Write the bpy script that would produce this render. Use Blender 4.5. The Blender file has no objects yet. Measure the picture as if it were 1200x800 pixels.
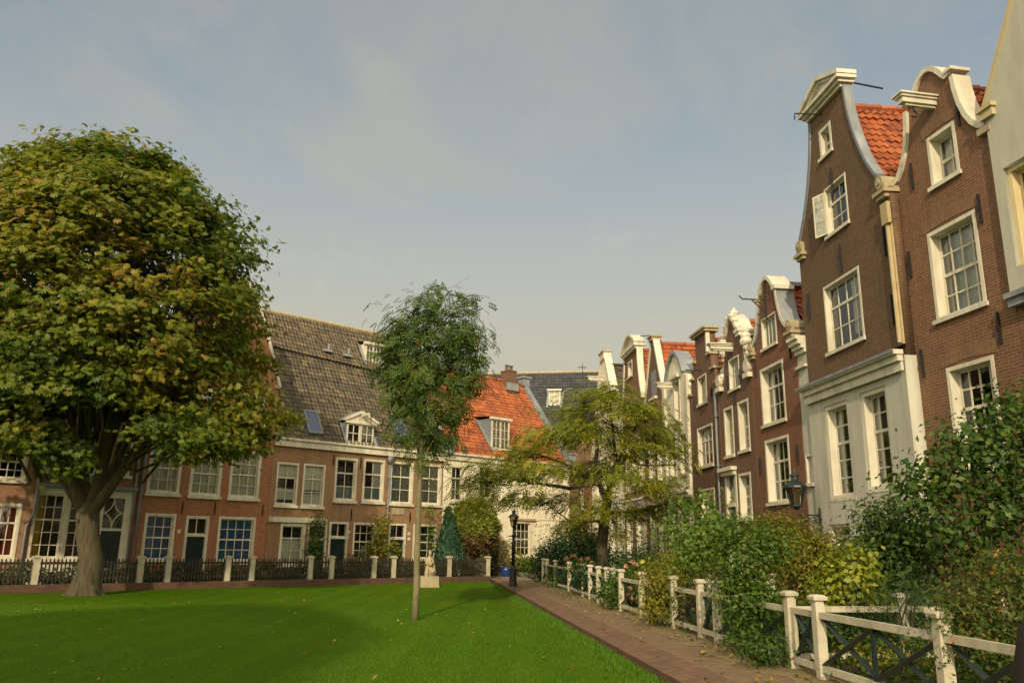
import bpy, bmesh, math, random
import numpy as np
from mathutils import Vector, Matrix
random.seed(7); rng = np.random.default_rng(11)
scn = bpy.context.scene; COL = scn.collection
PI = math.pi

# ------------------------------------------------------------------ camera calibration (1200x800 reference)
F = 950.0; EYE = 1.6; RS = 0.0144; YC = 637.5
rl = math.atan(RS); cr, sr = math.cos(rl), math.sin(rl)
PITCH = math.atan((YC-400)*cr/F); cp, sp = math.cos(PITCH), math.sin(PITCH)
def ray(x, y):
    dx, dy = x-600, y-400
    a = (dx*cr+dy*sr)/F; v = -(-dx*sr+dy*cr)/F
    return (a, cp-sp*v, sp+cp*v)
def ground(x, y, z=0.0):
    d = ray(x, y); t = (z-EYE)/d[2]; return Vector((d[0]*t, d[1]*t, z))
def atY(x, y, Y):
    d = ray(x, y); t = Y/d[1]; return Vector((d[0]*t, Y, EYE+d[2]*t))
def vpdir(xv):
    d = ray(xv, YC+RS*(xv-600)); n = math.hypot(d[0], d[1]); return (d[0]/n, d[1]/n)

class Plane:      # a facade line on the ground; x runs to the right as one faces the facade, y goes into the house
    def __init__(s, P, xd): s.P = P; s.xd = xd; s.yd = (-xd[1], xd[0])
    def xz(s, px, py):
        d = ray(px, py); a, b = s.xd
        det = a*(-d[1])+b*d[0]
        x = (s.P[0]*d[1]-s.P[1]*d[0])/det
        Y = s.P[1]+x*b; X = s.P[0]+x*a
        t = Y/d[1] if abs(d[1]) > .2 else X/d[0]
        return x, EYE+d[2]*t
    def at(s, x, y=0, z=0): return Vector((s.P[0]+x*s.xd[0]+y*s.yd[0], s.P[1]+x*s.xd[1]+y*s.yd[1], z))
    def rot(s): return math.atan2(s.xd[1], s.xd[0])
    def shift(s, y): p = s.at(0, y); return Plane((p.x, p.y), s.xd)
dL = vpdir(1700); PL = Plane((-19.165, 31.04), dL)
dR = vpdir(499); LAT = 10.0; PR = Plane((LAT*dR[1], -LAT*dR[0]), (-dR[0], -dR[1]))
d9 = vpdir(420); P9 = Plane((8.60, 16.765), (-d9[0], -d9[1]))
def rpt(lat, u, z=0): return Vector((lat*dR[1]+u*dR[0], -lat*dR[0]+u*dR[1], z))

# ------------------------------------------------------------------ materials
MATS = {}
class N:
    def __init__(s, name):
        s.m = bpy.data.materials.new(name); s.m.use_nodes = True; s.t = s.m.node_tree
        s.b = s.t.nodes['Principled BSDF']; s.o = s.t.nodes['Material Output']
    def new(s, kind, **kw):
        n = s.t.nodes.new(kind)
        for k, v in kw.items():
            if k in n.inputs: n.inputs[k].default_value = v
            else: setattr(n, k, v)
        return n
    def link(s, a, b): s.t.links.new(a, b)
    def ramp(s, src, stops):
        r = s.new('ShaderNodeValToRGB'); e = r.color_ramp.elements
        while len(e) < len(stops): e.new(.5)
        for i, (p, c) in enumerate(stops): e[i].position = p; e[i].color = (*c, 1)
        s.link(src, r.inputs['Fac']); return r.outputs['Color']
    def mix(s, fac, a, b, mode='MIX'):
        n = s.new('ShaderNodeMix', data_type='RGBA', blend_type=mode)
        for sock, v in ((n.inputs[0], fac), (n.inputs[6], a), (n.inputs[7], b)):
            if hasattr(v, 'is_linked'): s.link(v, sock)
            elif isinstance(v, tuple): sock.default_value = (*v, 1)
            else: sock.default_value = v
        return n.outputs[2]
    def noise(s, vec, scale, detail=4, rough=.55):
        n = s.new('ShaderNodeTexNoise', Scale=scale, Detail=detail, Roughness=rough)
        if vec is not None: s.link(vec, n.inputs['Vector'])
        return n.outputs['Fac']
    def bump(s, h, strength, dist=.02):
        b = s.new('ShaderNodeBump', Strength=strength, Distance=dist)
        s.link(h, b.inputs['Height']); s.link(b.outputs[0], s.b.inputs['Normal'])
    def obj(s): return s.new('ShaderNodeTexCoord').outputs['Object']
def done(n, name): MATS[name] = n.m; return n.m

def mat_plain(name, col, rough=.6, var=.18, scale=3.0, metal=0.0, stain=None):
    n = N(name); v = n.obj()
    f = n.noise(v, scale, 6, .6)
    dark = tuple(c*(1-var) for c in col); lite = tuple(min(1, c*(1+var*.6)) for c in col)
    c = n.ramp(f, [(.3, dark), (.7, lite)])
    if stain:
        mp = n.new('ShaderNodeMapping'); mp.inputs['Scale'].default_value = (1.6, 1.6, .22); n.link(v, mp.inputs['Vector'])
        f2 = n.noise(mp.outputs[0], 2.2, 5, .65)
        k = n.ramp(f2, [(.46, (0, 0, 0)), (.76, (.7, .7, .7))])
        c = n.mix(k, c, stain)
    n.link(c, n.b.inputs['Base Color']); n.b.inputs['Roughness'].default_value = rough; n.b.inputs['Metallic'].default_value = metal
    n.bump(n.noise(v, 40, 3), .12, .01)
    return done(n, name)

def mat_brick(name, c1, c2, mortar, flat=False, bw=.21, bh=.062, mort=.009, stain=(.10, .07, .05), amt=.5):
    n = N(name); v = n.obj()
    sx = n.new('ShaderNodeSeparateXYZ'); n.link(v, sx.inputs[0])
    cx = n.new('ShaderNodeCombineXYZ')
    if flat: n.link(sx.outputs[0], cx.inputs[0]); n.link(sx.outputs[1], cx.inputs[1])
    else:
        ad = n.new('ShaderNodeMath', operation='ADD'); n.link(sx.outputs[0], ad.inputs[0]); n.link(sx.outputs[1], ad.inputs[1])
        n.link(ad.outputs[0], cx.inputs[0]); n.link(sx.outputs[2], cx.inputs[1])
    b = n.new('ShaderNodeTexBrick', Scale=1.0)
    b.inputs['Color1'].default_value = (*c1, 1); b.inputs['Color2'].default_value = (*c2, 1); b.inputs['Mortar'].default_value = (*mortar, 1)
    b.inputs['Mortar Size'].default_value = mort; b.inputs['Brick Width'].default_value = bw; b.inputs['Row Height'].default_value = bh
    b.inputs['Mortar Smooth'].default_value = .3
    n.link(cx.outputs[0], b.inputs['Vector'])
    big = n.noise(v, .55, 7, .62)
    k = n.ramp(big, [(.4, (0, 0, 0)), (.75, (amt, amt, amt))])
    c = n.mix(k, b.outputs['Color'], stain)
    mp = n.new('ShaderNodeMapping'); mp.inputs['Scale'].default_value = (1.3, 1.3, .14); n.link(v, mp.inputs['Vector'])
    c = n.mix(n.ramp(n.noise(mp.outputs[0], 1.7, 6, .7), [(.5, (0, 0, 0)), (.76, (.5, .5, .5))]), c, tuple(x*.55 for x in stain))
    c = n.mix(n.ramp(n.noise(v, .9, 5, .7), [(.60, (0, 0, 0)), (.74, (.35, .35, .35))]), c, tuple(min(1, x*1.7+.03) for x in c1))
    small = n.noise(v, 7, 5, .7)
    c = n.mix(.75, c, n.ramp(small, [(.25, (.62, .6, .58)), (.75, (1.2, 1.16, 1.1))]), 'MULTIPLY')
    n.link(c, n.b.inputs['Base Color']); n.b.inputs['Roughness'].default_value = .85
    n.bump(b.outputs['Fac'], -.5, .012)
    return done(n, name)

def mat_tile(name, stops, rough=.75, moss=None):
    n = N(name); a = n.new('ShaderNodeAttribute', attribute_name='rnd'); v = n.obj()
    c = n.ramp(a.outputs['Fac'], stops)
    f = n.noise(v, 1.1, 6, .65)
    c = n.mix(.8, c, n.ramp(f, [(.3, (.6, .6, .6)), (.7, (1.15, 1.12, 1.05))]), 'MULTIPLY')
    if moss:
        k = n.ramp(n.noise(v, 2.4, 6, .7), [(.52, (0, 0, 0)), (.72, (.6, .6, .6))])
        c = n.mix(k, c, moss)
    n.link(c, n.b.inputs['Base Color']); n.b.inputs['Roughness'].default_value = rough
    n.bump(n.noise(v, 30, 3), .2, .01)
    return done(n, name)

LEAF_GAIN = 1.55
def mat_leaf(name, stops, trans=.42, gloss=.5):
    n = N(name); a = n.new('ShaderNodeAttribute', attribute_name='rnd')
    c = n.ramp(a.outputs['Fac'], [(p, tuple(min(.6, x*LEAF_GAIN) for x in q)) for p, q in stops])
    n.link(c, n.b.inputs['Base Color']); n.b.inputs['Roughness'].default_value = gloss
    n.b.inputs['Specular IOR Level'].default_value = .35
    t = n.new('ShaderNodeBsdfTranslucent'); tc = n.mix(1.0, c, (1.1, 1.25, .5), 'MULTIPLY'); n.link(tc, t.inputs['Color'])
    mx = n.new('ShaderNodeMixShader'); mx.inputs[0].default_value = trans
    n.link(n.b.outputs[0], mx.inputs[1]); n.link(t.outputs[0], mx.inputs[2]); n.link(mx.outputs[0], n.o.inputs['Surface'])
    return done(n, name)

def mat_glass(name, clear=.55, tint=(.8, .84, .82)):
    n = N(name); n.t.nodes.remove(n.b)
    tr = n.new('ShaderNodeBsdfTransparent'); tr.inputs[0].default_value = (*tint, 1)
    gl = n.new('ShaderNodeBsdfGlossy'); gl.inputs['Roughness'].default_value = .03; gl.inputs[0].default_value = (.9, .9, .9, 1)
    v = n.obj(); b = n.new('ShaderNodeBump', Strength=.10, Distance=.02); n.link(n.noise(v, 2.5, 2), b.inputs['Height']); n.link(b.outputs[0], gl.inputs['Normal'])
    fr = n.new('ShaderNodeFresnel', IOR=1.55); ad = n.new('ShaderNodeMath', operation='MULTIPLY_ADD'); n.link(fr.outputs[0], ad.inputs[0]); ad.inputs[1].default_value = 1.0; ad.inputs[2].default_value = .05
    mx = n.new('ShaderNodeMixShader'); n.link(ad.outputs[0], mx.inputs[0]); n.link(tr.outputs[0], mx.inputs[1]); n.link(gl.outputs[0], mx.inputs[2])
    n.link(mx.outputs[0], n.o.inputs['Surface']); return done(n, name)

WHITE = mat_plain('cream_paint', (.63, .59, .49), .5, .14, 2.0, stain=(.30, .26, .18))
FENCEW = mat_plain('fence_paint', (.48, .445, .35), .6, .2, 5.0, stain=(.22, .20, .12))
LEAD = mat_plain('lead_sheet', (.20, .22, .25), .45, .25, 1.5, stain=(.36, .37, .38))
ZINC = mat_plain('zinc_grey', (.17, .19, .21), .5, .2, 2)
PLASTER = mat_plain('grey_white_plaster', (.46, .45, .385), .8, .12, .8, stain=(.31, .285, .215))
WHITEWALL = mat_plain('whitewashed_wall', (.74, .69, .56), .8, .10, 1.0, stain=(.50, .45, .34))
GREYPL = mat_plain('grey_plinth', (.24, .24, .22), .8, .2, 2)
IRON = mat_plain('black_iron', (.012, .013, .013), .5, .2, 5)
IRONG = mat_plain('dark_green_iron', (.012, .022, .022), .4, .2, 5)
DOORM = mat_plain('dark_door_paint', (.010, .022, .026), .3, .2, 3)
DARK = mat_plain('painted_room_shade', (.018, .016, .014), .9, .3, .8)  # near-black colour that paints the shade of the unlit rooms
CURT = mat_plain('white_curtain', (.72, .70, .62), .9, .1, 4)
LACE = mat_plain('lace_curtain', (.42, .42, .37), .9, .45, 9)
BLUEC = mat_plain('blue_blind', (.03, .15, .34), .8, .15, 2)
REDC = mat_plain('red_curtain', (.58, .09, .07), .9, .2, 3)
YELC = mat_plain('yellow_curtain', (.70, .42, .04), .9, .2, 3)
BLUEG = mat_plain('pale_blue_film', (.25, .36, .38), .6, .1, 3)
STONE = mat_plain('pale_sandstone', (.37, .31, .20), .85, .22, 4, stain=(.25, .21, .14))
SOILM = mat_plain('garden_soil', (.045, .035, .022), .95, .4, 5)
BLUEPOT = mat_plain('blue_glaze', (.02, .05, .22), .25, .15, 4)
CLAY = mat_plain('grey_clay_pot', (.12, .12, .11), .8, .2, 4)
PICKET = mat_plain('dark_brown_picket', (.030, .023, .016), .6, .3, 5)
DARKSHAPE = mat_plain('dark_brown_shape', (.016, .010, .007), .7, .4, 4)
SKYGL = mat_plain('skylight_pane', (.10, .12, .22), .12, .1, 2)
GLASS = mat_glass('window_glass')
LAMPG = mat_glass('lamp_glass', tint=(.78, .74, .6))
BR_L1 = mat_brick('red_orange_brick', (.40, .142, .064), (.30, .106, .050), (.30, .21, .12), amt=.25, stain=(.27, .12, .065))
BR_L2 = mat_brick('ochre_brown_brick', (.31, .165, .085), (.25, .130, .068), (.29, .22, .13), amt=.3, stain=(.21, .125, .068))
BR_L0 = mat_brick('dull_pink_brick', (.35, .168, .096), (.28, .132, .078), (.26, .19, .14), amt=.3, stain=(.18, .10, .07))
BR_R8 = mat_brick('dark_brown_brick', (.140, .070, .036), (.095, .047, .026), (.17, .12, .07), amt=.35, stain=(.085, .055, .034))
BR_R9 = mat_brick('red_brown_brick', (.200, .082, .042), (.145, .060, .032), (.23, .17, .11), amt=.3, stain=(.11, .06, .038))
BR_R7 = mat_brick('warm_red_brick', (.21, .078, .038), (.155, .056, .030), (.19, .12, .08), amt=.35, stain=(.10, .055, .035))
BR_R5 = mat_brick('sooty_brick', (.165, .078, .046), (.125, .058, .036), (.17, .12, .08), amt=.4, stain=(.09, .055, .04))
ARCHB = mat_brick('lintel_brick', (.23, .12, .06), (.17, .085, .045), (.22, .16, .1), bw=.065, bh=.24, amt=.2)
PATHB = mat_brick('path_brick', (.31, .195, .110), (.185, .115, .068), (.075, .056, .036), flat=True, bw=.20, bh=.06, mort=.009, stain=(.15, .115, .055), amt=.75)
KERBB = mat_brick('kerb_brick', (.245, .135, .078), (.150, .083, .052), (.05, .036, .025), flat=True, bw=.60, bh=.075, mort=.012, stain=(.08, .065, .035), amt=.5)
KERBL = mat_brick('kerb_wall_brick', (.13, .062, .042), (.10, .046, .033), (.09, .06, .045), bw=.20, bh=.09, amt=.4, stain=(.06, .045, .03))
T_GREY = mat_tile('grey_brown_pantiles', [(0, (.055, .046, .036)), (.45, (.085, .070, .050)), (.8, (.115, .092, .060)), (1, (.18, .14, .08))], moss=(.07, .065, .04))
T_BROWN = mat_tile('brown_pantiles', [(0, (.062, .050, .036)), (.5, (.098, .076, .050)), (1, (.165, .125, .075))], moss=(.08, .07, .045))
T_ORANGE = mat_tile('orange_pantiles', [(0, (.22, .055, .020)), (.5, (.33, .085, .026)), (.9, (.40, .12, .035)), (1, (.17, .05, .025))], moss=(.15, .055, .028))
T_RED = mat_tile('dark_red_pantiles', [(0, (.17, .035, .016)), (.5, (.26, .055, .020)), (1, (.36, .08, .03))], moss=(.09, .04, .025))
T_SLATE = mat_tile('dark_slate', [(0, (.030, .034, .042)), (1, (.052, .056, .064))], .5)
def mat_bark(name, c0, c1, c2, sc=9):
    n = N(name); v = n.obj(); mp = n.new('ShaderNodeMapping'); mp.inputs['Scale'].default_value = (1, 1, .22); n.link(v, mp.inputs['Vector'])
    f = n.noise(mp.outputs[0], sc, 7, .7); g = n.noise(v, 1.6, 5, .6)
    c = n.ramp(f, [(.3, c0), (.55, c1), (.8, c2)])
    c = n.mix(n.ramp(g, [(.45, (0, 0, 0)), (.7, (.6, .6, .6))]), c, (.055, .058, .022))
    n.link(c, n.b.inputs['Base Color']); n.b.inputs['Roughness'].default_value = .95; n.bump(f, 1.0, .06); return done(n, name)
BARK = mat_bark('chestnut_bark', (.030, .024, .015), (.080, .062, .036), (.13, .10, .06))
BARKG = mat_bark('mossy_grey_bark', (.12, .10, .058), (.22, .19, .11), (.34, .29, .18), 14)
BARKD = mat_plain('dark_bark', (.050, .037, .024), .95, .4, 7)
LF_CHEST = mat_leaf('chestnut_leaf', [(0, (.036, .066, .009)), (.35, (.074, .104, .011)), (.68, (.112, .126, .013)), (.92, (.165, .150, .015)), (1, (.18, .115, .02))])
LF_ROWAN = mat_leaf('rowan_leaf', [(0, (.032, .062, .014)), (.6, (.060, .096, .018)), (.9, (.105, .120, .020)), (1, (.17, .12, .02))])
LF_LOCUST = mat_leaf('locust_leaf', [(0, (.085, .105, .012)), (.5, (.150, .165, .017)), (.9, (.22, .205, .02)), (1, (.26, .20, .02))], .45)
LF_BLUE = mat_leaf('blue_conifer', [(0, (.010, .036, .020)), (.6, (.020, .055, .028)), (1, (.040, .078, .036))], .15)
LF_CONI = mat_leaf('yellow_conifer', [(0, (.060, .075, .010)), (.6, (.105, .12, .012)), (1, (.16, .16, .02))], .2)
LF_RUSTC = mat_leaf('brown_conifer', [(0, (.050, .030, .012)), (.6, (.085, .050, .018)), (1, (.10, .08, .02))], .15)
LF_DARK = mat_leaf('dark_green_leaf', [(0, (.010, .032, .010)), (.6, (.022, .052, .014)), (1, (.042, .080, .018))])
LF_MID = mat_leaf('mid_green_leaf', [(0, (.028, .062, .009)), (.6, (.056, .100, .013)), (1, (.105, .135, .018))])
LF_LIGHT = mat_leaf('light_green_leaf', [(0, (.052, .095, .014)), (.6, (.085, .135, .020)), (1, (.14, .17, .028))])
LF_YG = mat_leaf('yellow_green_leaf', [(0, (.075, .085, .010)), (.5, (.135, .130, .012)), (1, (.22, .18, .016))])
LF_OLIVE = mat_leaf('olive_leaf', [(0, (.065, .078, .011)), (.5, (.118, .115, .013)), (.85, (.18, .145, .015)), (1, (.22, .14, .02))])
LF_YEL = mat_leaf('yellow_leaf', [(0, (.075, .105, .012)), (.45, (.15, .165, .015)), (.8, (.22, .22, .02)), (1, (.32, .29, .035))])
LF_RUST = mat_leaf('rusty_leaf', [(0, (.026, .054, .009)), (.5, (.055, .080, .012)), (.78, (.085, .082, .012)), (.93, (.14, .070, .014)), (1, (.22, .10, .045))])
LF_SHRUB = mat_leaf('shrub_leaf', [(0, (.020, .048, .009)), (.6, (.042, .080, .012)), (1, (.082, .112, .016))])
PINK = mat_leaf('pink_petal', [(0, (.34, .12, .07)), (.6, (.45, .20, .12)), (1, (.50, .28, .16))], .2)
PINK2 = mat_leaf('rose_petal', [(0, (.40, .10, .09)), (.6, (.50, .20, .15)), (1, (.55, .30, .22))], .2)
YFLOW = mat_leaf('yellow_petal', [(0, (.50, .36, .05)), (1, (.60, .48, .10))], .2)
GRASSB = mat_leaf('grass_blade', [(0, (.030, .080, .002)), (.5, (.042, .100, .003)), (.9, (.058, .116, .004)), (1, (.09, .12, .010))], .25, .6)
DEADL = mat_leaf('fallen_leaf', [(0, (.12, .085, .02)), (.5, (.20, .14, .03)), (1, (.10, .05, .015))], .1)

def mat_lawn():
    n = N('lawn_grass'); v = n.obj()
    big = n.noise(v, .35, 5, .6); fine = n.noise(v, 9, 6, .7)
    c = n.ramp(fine, [(.25, (.044, .108, .002)), (.55, (.060, .132, .003)), (.8, (.082, .152, .005))])
    k = n.ramp(big, [(.42, (0, 0, 0)), (.72, (.45, .45, .45))])
    c = n.mix(k, c, (.100, .150, .006)); c = n.mix(n.ramp(n.noise(v, 1.3, 6, .7), [(.55, (0, 0, 0)), (.75, (.5, .5, .5))]), c, (.040, .092, .003))
    sx = n.new('ShaderNodeSeparateXYZ'); n.link(v, sx.inputs[0])
    w = n.new('ShaderNodeMath', operation='MULTIPLY'); n.link(sx.outputs[0], w.inputs[0]); w.inputs[1].default_value = 5.6
    s = n.new('ShaderNodeMath', operation='SINE'); n.link(w.outputs[0], s.inputs[0])
    kk = n.ramp(s.outputs[0], [(.35, (.92, .93, .9)), (.65, (1.06, 1.05, 1.0))])
    c = n.mix(.8, c, kk, 'MULTIPLY')
    n.link(c, n.b.inputs['Base Color']); n.b.inputs['Roughness'].default_value = .9; n.b.inputs['Specular IOR Level'].default_value = .05
    n.bump(n.noise(v, 45, 4, .7), .8, .04); return done(n, 'lawn_grass')
LAWN = mat_lawn()
def mat_sand():
    n = N('sandy_cobbles'); v = n.obj()
    c = n.ramp(n.noise(v, 3, 6, .7), [(.3, (.12, .085, .045)), (.7, (.24, .18, .085))])
    n.link(c, n.b.inputs['Base Color']); n.b.inputs['Roughness'].default_value = .95
    n.bump(n.noise(v, 25, 4, .7), .5, .03); return done(n, 'sandy_cobbles')
SAND = mat_sand()

# ------------------------------------------------------------------ mesh helpers
class MB:
    def __init__(s): s.v = []; s.f = []; s.r = []
    def add(s, vs, fs, r=None):
        o = len(s.v); s.v += [tuple(p) for p in vs]; s.f += [tuple(i+o for i in f) for f in fs]
        s.r += [(.5 if r is None else r)]*len(fs); return s
    def box(s, x0, x1, y0, y1, z0, z1):
        return s.add([(x0,y0,z0),(x1,y0,z0),(x1,y1,z0),(x0,y1,z0),(x0,y0,z1),(x1,y0,z1),(x1,y1,z1),(x0,y1,z1)],
                     [(0,3,2,1),(4,5,6,7),(0,1,5,4),(1,2,6,5),(2,3,7,6),(3,0,4,7)])
    def prism(s, poly, y0, y1):       # poly in (x,z), counter-clockwise seen from -y
        n = len(poly)
        vs = [(x, y0, z) for x, z in poly]+[(x, y1, z) for x, z in poly]
        fs = [tuple(range(n)), tuple(range(2*n-1, n-1, -1))]
        for i in range(n): j = (i+1) % n; fs.append((i, i+n, j+n, j))
        return s.add(vs, fs)
    def strip(s, pts, y0, y1, th, taper=None):   # coping: a band of thickness th outside an open outline of (x,z) points, left to right
        P = [Vector((x, z)) for x, z in pts]; O = []
        for i, p in enumerate(P):
            a = P[max(0, i-1)]; b = P[min(len(P)-1, i+1)]; t = (b-a).normalized(); nrm = Vector((-t.y, t.x))
            O.append(p+nrm*th)
        for i in range(len(P)-1):
            s.prism([tuple(P[i]), tuple(P[i+1]), tuple(O[i+1]), tuple(O[i])], y0, y1)
        return s
    def tube(s, pts, rad, n=8, cap=True):
        pts = [Vector(p) for p in pts]; rings = []
        if not hasattr(rad, '__len__'): rad = [rad]*len(pts)
        up = Vector((.13, .21, 1)).normalized(); u0 = None
        for i, p in enumerate(pts):
            t = (pts[min(i+1, len(pts)-1)]-pts[max(i-1, 0)])
            t = t.normalized() if t.length > 1e-9 else Vector((0, 0, 1))
            if u0 is None:
                a = t.cross(up)
                if a.length < .05: a = t.cross(Vector((1, 0, 0)))
            else: a = u0-t*u0.dot(t)
            a.normalize(); u0 = a; b = t.cross(a)
            rings.append([p+(a*math.cos(2*PI*k/n)+b*math.sin(2*PI*k/n))*rad[i] for k in range(n)])
        vs = [q for r in rings for q in r]; fs = []
        for i in range(len(rings)-1):
            for k in range(n): fs.append((i*n+k, i*n+(k+1) % n, (i+1)*n+(k+1) % n, (i+1)*n+k))
        if cap: fs += [tuple(range(n-1, -1, -1)), tuple(range((len(rings)-1)*n, len(rings)*n))]
        return s.add(vs, fs)
    def lathe(s, prof, cx=0, cy=0, n=14, sx=1, sy=1, cap=True, ph=0):    # prof: (r,z)
        vs = [(cx+r*sx*math.cos(2*PI*k/n+ph), cy+r*sy*math.sin(2*PI*k/n+ph), z) for r, z in prof for k in range(n)]; fs = []
        for i in range(len(prof)-1):
            for k in range(n): fs.append((i*n+k, i*n+(k+1) % n, (i+1)*n+(k+1) % n, (i+1)*n+k))
        if cap: fs += [tuple(range(n-1, -1, -1)), tuple(range((len(prof)-1)*n, len(prof)*n))]
        return s.add(vs, fs)
    def build(s, name, mat, parent=None, smooth=False, loc=None, rnd=False):
        me = bpy.data.meshes.new(name); me.from_pydata(s.v, [], s.f); me.materials.append(mat)
        if smooth: me.polygons.foreach_set('use_smooth', [True]*len(me.polygons))
        if rnd:
            at = me.attributes.new('rnd', 'FLOAT', 'FACE'); at.data.foreach_set('value', s.r)
        me.update(); o = bpy.data.objects.new(name, me); COL.objects.link(o)
        if parent is not None: o.parent = parent
        if loc is not None: o.location = loc
        return o
def tag(o, label, cat, group=None, kind=None):
    if label: o['label'] = label
    if cat: o['category'] = cat
    if group: o['group'] = group
    if kind: o['kind'] = kind
    return o
def empty(name, loc, rz, label, cat, group=None):
    o = bpy.data.objects.new(name, None); COL.objects.link(o); o.location = loc; o.rotation_euler = (0, 0, rz); o.empty_display_size = .3
    return tag(o, label, cat, group)
def struct(o): o['kind'] = 'structure'; return o

def each(name, mat, parent, *fns):      # each piece becomes an object of its own
    for fn in fns:
        m = MB(); fn(m); m.build(name, mat, parent)

# wall with real openings: a filled 2D curve, extruded and stood upright
def wall_mesh(outline, holes, t):
    cu = bpy.data.curves.new('tmp', 'CURVE'); cu.dimensions = '2D'; cu.fill_mode = 'BOTH'; cu.extrude = t/2
    for loop in [outline]+holes:
        s = cu.splines.new('POLY'); s.points.add(len(loop)-1); s.use_cyclic_u = True
        for p, (x, z) in zip(s.points, loop): p.co = (x, z, 0, 1)
    ob = bpy.data.objects.new('tmp', cu); COL.objects.link(ob)
    me = bpy.data.meshes.new_from_object(ob.evaluated_get(bpy.context.evaluated_depsgraph_get()))
    bpy.data.objects.remove(ob); bpy.data.curves.remove(cu)
    me.transform(Matrix(((1,0,0,0),(0,0,-1,t/2),(0,1,0,0),(0,0,0,1))))
    bm = bmesh.new(); bm.from_mesh(me); bmesh.ops.remove_doubles(bm, verts=bm.verts, dist=.0005); bmesh.ops.recalc_face_normals(bm, faces=bm.faces); bm.to_mesh(me); bm.free()
    return me
def wall(name, outline, holes, mat, parent, t=.3, y=0.0):
    me = wall_mesh(outline, holes, t); me.materials.clear(); me.materials.append(mat); me.name = name
    o = bpy.data.objects.new(name, me); COL.objects.link(o); o.parent = parent; o.location = (0, y, 0); return o

def tiles(mb, A, B, C, D, tw=.20, th=.25, amp=.028, step=.032):   # A eave-left, B eave-right, C ridge-left, D ridge-right
    A, B, C, D = map(Vector, (A, B, C, D))
    nrm = (B-A).cross(C-A).normalized()
    w = max((B-A).length, (D-C).length); h = (C-A).length
    nu = max(2, int(w/tw)); nv = max(2, int(h/th)); K = 5
    prof = [amp*(math.sin(2*PI*k/K)+.35*math.sin(4*PI*k/K)) for k in range(K)]
    ph = random.random()*6
    for j in range(nv):
        row = []; jit = [random.gauss(0, .007) for _ in range(nu+1)]; slip = random.gauss(0, .006)
        for e, off in ((0, step), (1.0, 0)):
            v = (j+e)/nv
            L, R = A.lerp(C, v), B.lerp(D, v)
            row.append([L.lerp(R, (i/K)/nu)+nrm*(prof[i % K]+off+jit[i//K]+slip+.035*math.sin(7*(i/K)/nu+ph+3*v)*math.sin(PI*v)-.04*math.sin(PI*(i/K)/nu)*math.sin(PI*v)) for i in range(nu*K+1)])
        vs = row[0]+row[1]; m = len(row[0]); base = len(mb.v); mb.v += [tuple(p) for p in vs]
        rs = [random.random() for _ in range(nu)]
        for i in range(m-1):
            mb.f.append((base+i, base+i+1, base+m+i+1, base+m+i)); mb.r.append(rs[i//K])
        low = base+len(vs); mb.v += [tuple(p-nrm*(step+.01)) for p in row[0]]       # butt edge of the row
        for i in range(m-1):
            mb.f.append((low+i, low+i+1, base+i+1, base+i)); mb.r.append(rs[i//K]*.5)
    return mb

# ------------------------------------------------------------------ windows and doors (facade-local x, y inward, z)
def quad(P, house, q):      # pixel corners TL,TR,BL,BR -> x0,x1,z0,z1 local to the house
    (a, za), (b, zb), (c, zc), (d, zd) = [P.xz(*p) for p in q]
    cx = house['cx']; return ((a+c)/2-cx, (b+d)/2-cx, (zc+zd)/2, (za+zb)/2)
def lbox(P, house, xl, xr, yt, yb):
    ym = (yt+yb)/2; xm = (xl+xr)/2; cx = house['cx']
    return (P.xz(xl, ym)[0]-cx, P.xz(xr, ym)[0]-cx, P.xz(xm, yb)[1], P.xz(xm, yt)[1])
def hole(r): x0, x1, z0, z1 = r; return [(x0, z0), (x1, z0), (x1, z1), (x0, z1)]

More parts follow.
